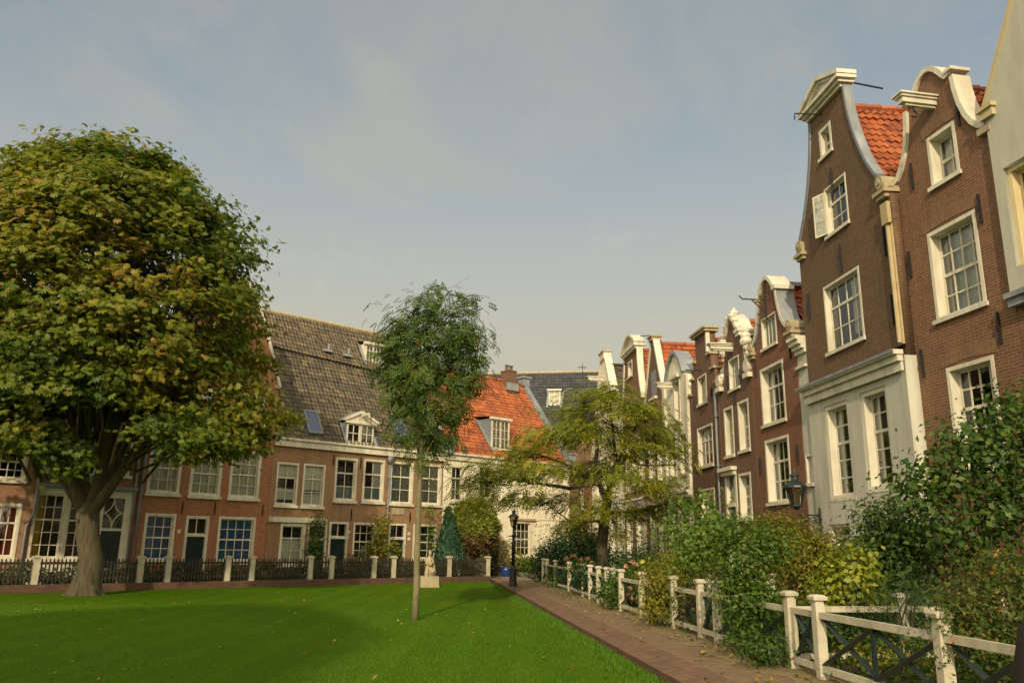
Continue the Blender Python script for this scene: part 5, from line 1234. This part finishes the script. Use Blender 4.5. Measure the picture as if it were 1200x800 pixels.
def lm(pts_px, r0, r1, dy):
    pts = [fk+Vector((0, 0, -.25))]+[Vector(px3(x, y, TY+dy*(i+1)/len(pts_px)))-base for i, (x, y) in enumerate(pts_px)]
    m.tube(pts, [r0+(r1-r0)*i/(len(pts)-1) for i in range(len(pts))], 9); return pts[-1]
ends = [lm([(85, 560), (72, 520), (62, 470), (40, 400), (20, 330)], .22, .06, -1.2), lm([(98, 550), (88, 500), (90, 430), (80, 330), (70, 260)], .19, .06, 1.0), lm([(118, 560), (126, 500), (135, 440), (150, 340), (165, 250)], .25, .07, -.4),
        lm([(140, 555), (165, 520), (200, 480), (240, 420), (285, 370)], .21, .05, -1.0), lm([(132, 555), (150, 510), (185, 440), (215, 340), (235, 270)], .18, .05, 1.2), lm([(70, 555), (35, 510), (-10, 450), (-50, 400)], .16, .05, .6),
        lm([(120, 540), (140, 470), (130, 380), (120, 250), (125, 200)], .17, .05, -1.8)]
idx = rng.choice(nC, 170, replace=False)
for i in idx:
    tip = Vector(P[i])-base; hN = fk+Vector((0, 0, .9+3.2*rng.random())); hN.x += .3*(tip.x-hN.x); hN.y += .3*(tip.y-hN.y)
    limb(m, hN, tip, .055, .014, 4, .12, .25, 5)
m.build('trunk', BARK, ct, True)

# a second chestnut standing behind the camera: it casts the broad shade over the near lawn
def copy_tree(o, loc, rz, label, sc=1):
    c = o.copy(); COL.objects.link(c); c.location = loc; c.rotation_euler = (0, 0, rz); c.scale = (sc, sc, sc); c['label'] = label
    for ch in o.children: d = ch.copy(); COL.objects.link(d); d.parent = c
    return c
copy_tree(ct, (-12.6, -7.2, -.3), 2.2, 'chestnut tree standing behind the viewer that shades the near lawn')

# ---- slim young tree on the lawn
base = ground(486, 726, -.25); base.z = -.3; TY = base.y
rt = empty('rowan_tree', base, 0, 'slim young tree with bare pale trunk and feathery dark crown on the lawn', 'tree')
BL = [(506,345,9,16),(498,368,22,20),(545,358,12,12),(538,385,24,22),(476,398,32,30),(512,405,32,30),(548,415,22,26),(464,430,22,24),(500,436,38,28),(538,442,28,26),(480,465,30,24),(515,475,32,24),(487,500,22,18),(518,508,18,14),(497,528,15,12)]
B = pblobs(BL, TY, 30); C, D, T = clumps(B, 8, .8, .5, .25)
D = D*.8+np.array([0, 0, .75])+.35*rng.normal(size=C.shape); out = C-np.array(px3(500, 470, TY)); out[:, 2] *= .35
tang = unit(out)+.55*rng.normal(size=C.shape)
leaf_mesh('crown', C, D, .27*(.7+.6*rng.random(len(C))), tpl_pinn(5, .34, .085, .4), LF_ROWAN, rt, base, T-.05, tang)
m = MB(); tp = [(486,728),(488,690),(489,640),(491,590),(493,540),(495,490),(499,440),(504,390),(507,345)]
pts = [Vector(px3(x, y, TY))-base for x, y in tp]; m.tube(pts, [.088, .079, .075, .071, .067, .060, .050, .030, .012], 10)
for b in B:
    tip = Vector(b[0])-base; a = pts[4].lerp(pts[7], min(1, max(0, (tip.z-pts[4].z)/(pts[7].z-pts[4].z)-.25))); limb(m, a, tip, .03, .008, 4, .05, .1, 5)
    for _ in range(3): limb(m, tip, tip+Vector(rng.normal(size=3))*.4, .008, .003, 2, .03, 0, 4)
m.build('trunk', BARKG, rt, True)

# ---- spreading locust tree over the path's end
TY = 29.0; base = Vector(px3(710, 690, TY)); base.z = 0
lt = empty('locust_tree', base, 0, 'spreading tree with airy yellow green foliage leaning over the far end of the path', 'tree')
BL = [(712,462,38,16),(680,482,44,17,1),(745,480,40,20,-.8),(770,505,32,20,.5),(655,507,46,16,-1),(700,510,48,20,1),(742,525,40,20,0),(785,535,20,18,-.6),(620,532,42,14,.8),(590,552,40,14,0),(562,568,30,15,.6),(556,590,22,10,0),(640,550,42,16,-1.2),(690,550,42,16,1.2),(735,560,42,18,-1),(770,575,22,16,0),(605,580,36,11,-.8),(650,585,34,11,.6),(700,592,36,14,-1.2),(745,600,36,12,.8),(672,615,22,9,0),(720,622,26,9,.4)]
B = pblobs(BL, TY, 17, 1.3); C, D, T = clumps(B, 8, .30, .62, .2)
lat = C[:, 0]*dR[1]-C[:, 1]*dR[0]; k = lat < 9.5; C, D, T = C[k], D[k], T[k]
D = D*.35+np.array([0, 0, .9])+.30*rng.normal(size=C.shape); out = C-np.array(px3(708, 540, TY)); out[:, 2] *= .3
tang = unit(out)+.55*rng.normal(size=C.shape)-np.array([0, 0, .05])
leaf_mesh('crown', C, D, .34*(.65+.7*rng.random(len(C))), tpl_pinn(5, .30, .085, .45), LF_LOCUST, lt, base, T, tang)
m = MB(); W_ = lambda x, y, d=0: Vector(px3(x, y, TY+d))-base
tr = [Vector((0, 0, -.05)), W_(709, 672), W_(705, 640), W_(709, 605), W_(712, 580)]
m.tube(tr, [.26, .21, .19, .17, .15], 10)
for ptsx, r0 in (([(712,580),(700,566),(668,572),(630,566),(596,560),(566,566)], .10), ([(712,580),(718,556),(735,535),(765,515)], .10), ([(709,585),(698,552),(700,520),(690,490),(684,470)], .10), ([(712,580),(722,540),(718,500),(714,462)], .09), ([(700,566),(672,548),(640,535),(610,528)], .06), ([(735,535),(750,545),(780,545)], .05), ([(718,556),(745,500),(752,480)], .05), ([(705,610),(670,612),(640,590)], .05), ([(709,600),(735,600),(756,598)], .045)):
    pts = [W_(x, y, .35*math.sin(i*2.1+x)) for i, (x, y) in enumerate(ptsx)]; m.tube(pts, [r0*(1-.75*i/(len(pts)-1)) for i in range(len(pts))], 7)
    for p in pts[1:]:
        for _ in range(5): limb(m, p, p+Vector((rng.normal()*.9, rng.normal()*.8, .1+rng.normal()*.25)), .018, .004, 3, .06, .05, 4)
m.build('trunk', BARKD, lt, True)

# ---- clipped conifers at the end of the picket fence
CY = 43.2
pb = Vector(px3(528, 664, CY)); pb.z = -.15
e = empty('conifer', pb, 0, 'blue green cone shaped conifer behind the end of the picket fence', 'conifer')
zt = atY(524, 597, CY).z; n = 9000; t = rng.random(n)**.75; an = rng.random(n)*2*PI
sc = CY/925; rr = (1-t)**.85*21*sc*(.75+.3*rng.random(n))*(1+.1*np.sin(4*an+9*t))
C = np.stack([pb.x+rr*np.cos(an)-.2*t, pb.y+rr*np.sin(an), .0+(zt)*t], 1); D = np.stack([np.cos(an), np.sin(an), .5+0*an], 1)+.4*rng.normal(size=(n, 3)); tg = np.stack([np.cos(an), np.sin(an), 1.6+0*an], 1)+.4*rng.normal(size=(n, 3))
leaf_mesh('foliage', C, D, .16+.12*rng.random(n), RHN, LF_BLUE, e, pb, None, tg)
m = MB(); m.tube([(0, 0, -.2), (0, 0, 1.8)], [.09, .03], 7); m.build('trunk', BARKD, e)
CY = 43.9; sc = CY/925
pb = Vector(px3(553, 668, CY+.6)); pb.z = -.15
e = empty('conifer', pb, 0, 'rounded yellow green conifer with brown underside on a short trunk beside the cottage door', 'conifer')
cc = np.array(px3(557, 617, CY+.6)); n = 11000; d = unit(rng.normal(size=(n, 3))); r = (.80+.22*rng.random((n, 1)))*(1+.08*np.sin(5*d[:, :1]*3+4*d[:, 2:]*3))
R3 = np.array([27*sc, 25*sc, 31*sc]); shp = np.where(d[:, 2:] > 0, 1.0, 1.0); C = cc+d*r*R3
low = C[:, 2] < cc[2]-9*sc+.12*rng.normal(size=n)
for sel, mt, nm in ((~low, LF_CONI, 'foliage'), (low, LF_RUSTC, 'brown_foliage')):
    leaf_mesh(nm, C[sel], d[sel]+np.array([0, 0, .3])+.5*rng.normal(size=(sel.sum(), 3)), .17+.12*rng.random(sel.sum()), RHN, mt, e, pb, None, d[sel]+np.array([0, 0, .7])+.4*rng.normal(size=(sel.sum(), 3)))
m = MB(); m.tube([(0, 0, -.1), (.05, 0, .7), (.15, 0, 1.6)], [.13, .11, .08], 8)
for k in range(7): limb(m, (.08, 0, .9), Vector(cc)-pb+Vector((math.cos(k), math.sin(k), -.7)), .04, .015, 3, .05, 0, 5)
m.build('trunk', BARK, e, True)

# ---- shrubs of the front gardens on the right, far to near
GS = 'shrubs in the front gardens on the right'
plant('shrub', 'dense dark green shrub beneath the spreading tree at the far end of the path fence', 'shrub', 38.0, [(650,655,24,24),(676,640,28,26),(640,662,12,20),(695,650,22,22)], LF_DARK, .13, 26, 10, group=GS, cs=.4)
plant('shrub', 'dark leafy shrub standing behind the pink roses to the right of the leaning trunk', 'shrub', 27.0, [(735,662,26,16),(760,655,20,18),(690,672,26,14)], LF_DARK, .10, 30, 10, group=GS)
plant('hydrangea', 'hydrangea bush with dusty pink flower heads in front of the leaning tree trunk', 'hydrangea', 33.0, [(672,674,18,16),(700,678,18,14),(655,680,12,12)], LF_MID, .12, 26, 10, group=None)
hy = [o for o in COL.objects if o.name.startswith('hydrangea')][0]
def heads(par, pxs, Y, rad, mat, name='flower_head', n=70):
    for (x, y) in pxs:      # each flower head is a mesh of its own
        c = np.array(px3(x, y, Y-.3)); d = unit(rng.normal(size=(n, 3))); d[:, 2] = np.abs(d[:, 2])-.15
        leaf_mesh(name, c+d*rad, d+.2*rng.normal(size=(n, 3)), rad*.5*np.ones(n), RHB, mat, par, par.location)
heads(hy, [(664,655),(672,652),(681,657),(688,655),(677,662),(694,660),(668,664)], 33.0, .12, PINK)
rs = plant('rose_bush', 'rose bush with red pink blooms behind the white fence beside the garden table', 'rose bush', 22.5, [(735,682,24,18),(760,676,18,20),(712,690,14,12)], LF_MID, .09, 30, 10)
heads(rs, [(741,659),(733,664),(746,662),(728,672)], 22.5, .08, PINK2); heads(rs, [(753,659)], 22.5, .08, YFLOW)
r2 = plant('rose_bush', 'low rose bush with salmon blooms hanging through the white fence rails', 'rose bush', 22.0, [(738,694,12,10),(728,698,8,12)], LF_RUST, .08, 40, 10)
heads(r2, [(735,697),(741,701),(738,690)], 22.0, .075, PINK)
plant('climbing_plant', 'leafy climber wrapped around a white fence post beside the garden table', 'climber', 22.0, [(721,690,6,18),(722,705,8,10)], LF_MID, .08, 60, 9)
plant('sapling', 'tall light green sapling with large leaves in front of the whitewashed gable house', 'sapling', 21.5, [(800,600,14,16),(822,588,14,14),(780,622,15,14),(812,628,18,16),(835,612,12,20),(790,650,16,12)], LF_LIGHT, .15, 9, 9, tpl=RHB, cs=.45, stems=8, shell=.1)
plant('shrub', 'yellowish green shrub behind the fence between the garden table and the light sapling', 'shrub', 20.5, [(790,668,26,22),(768,690,18,18),(818,660,22,22)], LF_OLIVE, .08, 36, 11, group=GS)
plant('shrub', 'small yellow green bush spilling over the white fence onto the path', 'shrub', 17.6, [(772,680,18,18),(780,705,18,20),(765,712,10,14)], LF_YG, .08, 44, 11, group=GS, base=rpt(5.0, 18.0))
plant('shrub', 'thin reddish plant climbing over a fence post right of the small yellow green bush', 'shrub', 16.6, [(803,712,10,18),(808,692,12,12)], LF_RUST, .06, 40, 9, group=GS)
plant('shrub', 'mid green shrub rising over the fence just left of the round green bush', 'shrub', 17.0, [(822,640,24,26),(838,618,22,20),(805,650,14,18)], LF_LIGHT, .09, 32, 10, group=GS, tpl=RHB)
plant('shrub', 'big rounded fresh green bush pushing over the fence beside the path', 'shrub', 13.1, [(868,655,32,40),(878,700,34,34),(880,735,28,28),(862,625,20,16),(905,640,22,28)], LF_MID, .075, 46, 12, group=GS, base=rpt(5.15, 13.1), cs=.3)
plant('shrub', 'tall olive yellow bush in front of the warm red house and wall lamp', 'shrub', 15.0, [(925,640,38,34),(953,648,22,26),(900,620,14,16),(940,672,36,26),(972,655,18,26)], LF_OLIVE, .066, 74, 12, group=GS, cs=.3)
plant('shrub', 'bright yellow leaved shrub in front of the whitewashed house', 'shrub', 12.6, [(985,680,22,24),(1003,662,16,24),(1012,690,14,18),(968,695,12,14)], LF_YEL, .10, 44, 10, group=GS, tpl=RHB, cs=.28)
plant('shrub', 'low dark bush at the fence foot just left of the nearest gate', 'shrub', 12.0, [(902,757,24,20),(922,765,12,14),(885,765,12,12)], LF_SHRUB, .06, 60, 10, group=GS, cs=.22, base=rpt(4.95, 12.1))
plant('shrub', 'deep green shrub with glossy leaves below the whitewashed front', 'shrub', 13.6, [(1040,620,34,34),(1026,655,22,26),(1060,660,44,40),(1030,690,30,24)], LF_SHRUB, .085, 60, 11, group=GS, cs=.32)
plant('shrub', 'feathery dark green shrub right above the near fence rail', 'shrub', 11.6, [(1042,700,34,22),(1075,690,26,22)], LF_DARK, .16, 26, 8, group=GS, tpl=PINF, cs=.25)
plant('shrub', 'large open green shrub covering the lower part of the house with hoist beam', 'shrub', 12.4, [(1150,540,46,36),(1100,560,36,30),(1180,500,40,34),(1125,520,30,24),(1165,600,46,36),(1105,610,40,34),(1215,560,40,60),(1070,570,22,26),(1150,650,44,26),(1190,470,28,18)], LF_SHRUB, .10, 19, 11, group=GS, tpl=RHB, cs=.42, stems=16, stem_r=.022, shell=.15)
plant('shrub', 'rusty orange and green shrub in the lower right corner over the near fence', 'shrub', 8.4, [(1150,700,46,30),(1185,670,34,30),(1135,745,34,36),(1180,760,44,40),(1112,705,16,16),(1215,720,30,60)], LF_RUST, .055, 66, 11, group=GS, cs=.28)
plant('shrub', 'straggly yellow green plant behind the cross braces of the near fence panel', 'shrub', 11.0, [(1025,770,26,20),(1060,775,22,20),(995,765,12,14),(1085,785,18,16)], LF_YG, .07, 30, 8, group=GS, cs=.25, shell=.1)
plant('shrub', 'dark low shrub behind the nearest gate', 'shrub', 12.3, [(950,740,14,24),(975,735,18,18),(1005,730,20,20)], LF_DARK, .07, 40, 9, group=GS, cs=.25)

# climbers and small shrubs against the left houses
plant('climbing_plant', 'dark green climber beside the leftmost door of the long brown brick house', 'climber', PL.at(13.0, -.7).y, [(371,625,6,16),(368,645,9,14),(375,608,4,8)], LF_MID, .14, 16, 9, z0=-.15)
plant('climbing_plant', 'yellow green climber beside the drainpipe of the long brown brick house', 'climber', PL.at(16.6, -.7).y, [(444,622,9,16),(440,645,12,14),(452,608,6,8),(463,645,8,12)], LF_YG, .15, 12, 9, z0=-.15)
plant('climbing_plant', 'small reddish plant under the windows at the right end of the long brick house', 'climber', PL.at(15.8, -.9).y, [(428,655,8,6),(416,655,6,6)], LF_RUST, .12, 20, 9, z0=-.15)
plant('climbing_plant', 'thin pale green climber on the brick corner beside the white cottage', 'climber', PL.at(19.9, -.8).y, [(507,622,6,12),(503,600,5,10),(508,645,6,12)], LF_LIGHT, .14, 9, 8, z0=-.15)

# flower pots at the cottage
def pot(px, py, r, hgt, mat, fol, label, fsz):
    p = PL.shift(-.75); x, z = p.xz(px, py); c = p.at(x, 0, -.36); e = empty('potted_plant', c, 0, label, 'potted plant', 'plants in pots at the cottage wall')
    m = MB(); m.lathe([(r*.7, 0), (r*.95, hgt*.7), (r, hgt), (r*.9, hgt), (r*.8, hgt*.9)], 0, 0, 12); m.build('pot', mat, e, True)
    n = 500; d = rng.normal(size=(n, 3))*np.array([fsz*.45, fsz*.45, fsz*.4])+np.array([0, 0, hgt+fsz*.5]); leaf_mesh('foliage', d, rng.normal(size=(n, 3))+np.array([0, 0, .6]), .16*np.ones(n), RH, fol, e)
pot(593, 670, .42, .75, BLUEPOT, LF_OLIVE, 'blue glazed pot with a yellowish bush beside the cottage door', 1.1)
pot(614, 672, .35, .45, CLAY, LF_LIGHT, 'grey pot with a light green plant under the cottage window', .7)
pot(622, 672, .30, .40, CLAY, LF_DARK, 'small dark pot with a dark plant at the right of the cottage wall', .6)

# ground cover, hedge planting, grass and fallen leaves: nobody could count these
n = 14000; x = -6+rng.random(n)*(xc+6.2); y = -2.3+1.5*rng.random(n); z = -.1+.75*rng.random(n)**1.3*(.6+.5*np.sin(x*1.7)**2)
C = np.stack([PL.P[0]+x*PL.xd[0]+y*PL.yd[0], PL.P[1]+x*PL.xd[1]+y*PL.yd[1], z], 1)
tag(leaf_mesh('low_planting', C, rng.normal(size=(n, 3))+np.array([0, -.3, .8]), .10+.09*rng.random(n), RH, LF_DARK), 'dark low planting filling the narrow gardens behind the picket fence', 'plants', kind='stuff')
n = 26000; l = 5.35+4.3*rng.random(n); u = 7+32*rng.random(n); z = .03+.55*rng.random(n)**1.4
C = np.stack([l*dR[1]+u*dR[0], -l*dR[0]+u*dR[1], z], 1)
tag(leaf_mesh('ground_cover', C, rng.normal(size=(n, 3))+np.array([0, 0, .9]), .07+.06*rng.random(n), RH, LF_SHRUB), 'green ground cover between the shrubs of the right front gardens', 'ground cover', kind='stuff')
n = 900; u = 8+30*rng.random(n); l = 5.0+.2*rng.normal(size=n)
C = np.stack([l*dR[1]+u*dR[0], -l*dR[0]+u*dR[1], .01+.10*rng.random(n)], 1)
tag(leaf_mesh('path_weeds', C, rng.normal(size=(n, 3))+np.array([0, 0, .6]), .05+.05*rng.random(n), RHN, LF_MID), 'weeds growing along the foot of the white path fence', 'weeds', kind='stuff')
n = 240000; Y = 9.5+15*rng.random(n)**1.4; X = (-.66*Y-1)+rng.random(n)*(1.32*Y+2); k = (X*dR[1]-Y*dR[0]) < e0+.02; X, Y = X[k], Y[k]; n = len(X)
ne = 16000; u = 9.5+28*rng.random(ne)**1.3; l = e0+.10-.22*np.abs(rng.normal(size=ne))*(.5+.5*np.sin(u*2.3)**2); X = np.concatenate([X, l*dR[1]+u*dR[0]]); Y = np.concatenate([Y, -l*dR[0]+u*dR[1]]); n0, n = n, len(X)
C = np.stack([X, Y, np.full(n, -.252)], 1)
tg = np.stack([rng.normal(size=n)*.5, rng.normal(size=n)*.5, np.ones(n)], 1); nr = np.stack([rng.normal(size=n), rng.normal(size=n), .2+0*X], 1)
tag(leaf_mesh('grass', C, nr, (.022+.018*rng.random(n))*np.where(np.arange(n) >= n0, 2.6, 1), np.array([[-.10,0,0],[.10,0,0],[.03,1,.1],[-.03,1,.1]]), GRASSB, None, (0, 0, 0), None, tg), 'short mown bright green lawn grass', 'grass', kind='stuff')
n = 190; Y = 11+24*rng.random(n); X = -.6*Y+rng.random(n)*(.6*Y+2.0); k = (X*dR[1]-Y*dR[0]) < e0-.2; X, Y = X[k], Y[k]; n = len(X)
C = np.stack([X, Y, np.full(n, -.215)], 1)
n2 = 260; u = 8+28*rng.random(n2)**1.2; l = np.where(rng.random(n2) < .6, 4.95-.35*np.abs(rng.normal(size=n2)), 3.5+1.5*rng.random(n2)); C = np.concatenate([C, np.stack([l*dR[1]+u*dR[0], -l*dR[0]+u*dR[1], np.full(n2, .022)], 1)]); n = len(C)
tag(leaf_mesh('fallen_leaves', C, np.array([0, 0, 1.0])+.35*rng.normal(size=(n, 3)), .06+.05*rng.random(n), RHB, DEADL), 'scattered fallen leaves lying on the lawn and along the path', 'leaves', kind='stuff')

# =================================================================== LIGHT, SKY, CAMERA
AZ, EL = math.radians(8), math.radians(26.5)
sd = Vector((math.sin(AZ)*math.cos(EL), math.cos(AZ)*math.cos(EL), -math.sin(EL)))
su = bpy.data.lights.new('sun', 'SUN'); su.energy = 2.6; su.angle = math.radians(1.0); su.color = (1.0, .83, .54)
so = bpy.data.objects.new('sun', su); COL.objects.link(so); so.rotation_euler = sd.to_track_quat('-Z', 'Y').to_euler(); so.location = (0, -20, 40)
wd = bpy.data.worlds.new('World'); scn.world = wd; wd.use_nodes = True; nt = wd.node_tree
bg = nt.nodes['Background']; bg.inputs['Strength'].default_value = .085
def nn(kind, **kw):
    n = nt.nodes.new(kind)
    for k, v in kw.items():
        if k in n.inputs: n.inputs[k].default_value = v
        else: setattr(n, k, v)
    return n
sky = nn('ShaderNodeTexSky', sky_type='NISHITA', sun_disc=False, sun_elevation=EL, sun_rotation=PI+AZ, air_density=1.4, dust_density=.8, ozone_density=1.6, altitude=5)
tc = nn('ShaderNodeTexCoord'); sp_ = nn('ShaderNodeSeparateXYZ'); nt.links.new(tc.outputs['Generated'], sp_.inputs[0])
az = nn('ShaderNodeMath', operation='ADD'); nt.links.new(sp_.outputs[2], az.inputs[0]); az.inputs[1].default_value = .22
dx = nn('ShaderNodeMath', operation='DIVIDE'); nt.links.new(sp_.outputs[0], dx.inputs[0]); nt.links.new(az.outputs[0], dx.inputs[1])
dy = nn('ShaderNodeMath', operation='DIVIDE'); nt.links.new(sp_.outputs[1], dy.inputs[0]); nt.links.new(az.outputs[0], dy.inputs[1])
cb = nn('ShaderNodeCombineXYZ'); nt.links.new(dx.outputs[0], cb.inputs[0]); nt.links.new(dy.outputs[0], cb.inputs[1])
nz = nn('ShaderNodeTexNoise', Scale=1.5, Detail=8, Roughness=.6, Distortion=.4); nt.links.new(cb.outputs[0], nz.inputs['Vector'])
rp = nn('ShaderNodeValToRGB'); e = rp.color_ramp.elements; e[0].position = .36; e[0].color = (.42, .42, .42, 1); e[1].position = .64; e[1].color = (.92, .92, .92, 1); nt.links.new(nz.outputs['Fac'], rp.inputs['Fac'])
# more veil towards the horizon
hz = nn('ShaderNodeMapRange'); nt.links.new(sp_.outputs[2], hz.inputs['Value']); hz.inputs['From Min'].default_value = .22; hz.inputs['From Max'].default_value = .72; hz.inputs['To Min'].default_value = 1.0; hz.inputs['To Max'].default_value = 0
mxx = nn('ShaderNodeMath', operation='MAXIMUM'); nt.links.new(rp.outputs['Color'], mxx.inputs[0]); nt.links.new(hz.outputs[0], mxx.inputs[1])
n2_ = nn('ShaderNodeTexNoise', Scale=3.6, Detail=8, Roughness=.62, Distortion=.6); nt.links.new(cb.outputs[0], n2_.inputs['Vector'])
r2_ = nn('ShaderNodeValToRGB'); e = r2_.color_ramp.elements; e[0].position = .56; e[0].color = (0, 0, 0, 1); e[1].position = .74; e[1].color = (1, 1, 1, 1); nt.links.new(n2_.outputs['Fac'], r2_.inputs['Fac'])
mx2_ = nn('ShaderNodeMath', operation='MAXIMUM'); nt.links.new(mxx.outputs[0], mx2_.inputs[0]); nt.links.new(r2_.outputs['Color'], mx2_.inputs[1]); mxx = mx2_
pf = nn('ShaderNodeMath', operation='MULTIPLY_ADD'); nt.links.new(r2_.outputs['Color'], pf.inputs[0]); pf.inputs[1].default_value = .45; nt.links.new(hz.outputs[0], pf.inputs[2]); pf.use_clamp = True
# thin cloud is far brighter on the sun's side of the sky
vd = nn('ShaderNodeVectorMath', operation='DOT_PRODUCT'); nt.links.new(tc.outputs['Generated'], vd.inputs[0]); vd.inputs[1].default_value = tuple(-sd)
mr = nn('ShaderNodeMapRange', interpolation_type='SMOOTHSTEP'); nt.links.new(vd.outputs['Value'], mr.inputs['Value']); mr.inputs['From Min'].default_value = -.05; mr.inputs['From Max'].default_value = .95; mr.inputs['To Min'].default_value = 0.0; mr.inputs['To Max'].default_value = 1.0
vm = nn('ShaderNodeMix', data_type='RGBA'); vm.inputs[6].default_value = (3.3, 3.5, 3.2, 1); vm.inputs[7].default_value = (4.7, 4.5, 3.6, 1); nt.links.new(pf.outputs[0], vm.inputs[0])
vc = nn('ShaderNodeMix', data_type='RGBA'); nt.links.new(mr.outputs[0], vc.inputs[0]); nt.links.new(vm.outputs[2], vc.inputs[6]); vc.inputs[7].default_value = (22.0, 18.5, 12.0, 1)
mx = nn('ShaderNodeMix', data_type='RGBA'); nt.links.new(vc.outputs[2], mx.inputs[7]); nt.links.new(mxx.outputs[0], mx.inputs[0]); nt.links.new(sky.outputs[0], mx.inputs[6])
nt.links.new(mx.outputs[2], bg.inputs['Color'])

cam = bpy.data.cameras.new('camera'); co = bpy.data.objects.new('camera', cam); COL.objects.link(co)
r0 = Vector((1, 0, 0)); u0 = Vector((0, -sp, cp)); fw = Vector((0, cp, sp))
ri = cr*r0+sr*u0; upv = -sr*r0+cr*u0
M = Matrix((ri, upv, -fw)).transposed().to_4x4(); M.translation = (0, 0, EYE); co.matrix_world = M
cam.sensor_fit = 'HORIZONTAL'; cam.sensor_width = 36; cam.lens = F/1200*36; cam.clip_end = 2000; cam.clip_start = .1
scn.camera = co
scn.view_settings.view_transform = 'Standard'; scn.view_settings.look = 'None'; scn.view_settings.exposure = 0.48; scn.view_settings.gamma = 1
scn.cycles.max_bounces = 6; scn.cycles.transparent_max_bounces = 12
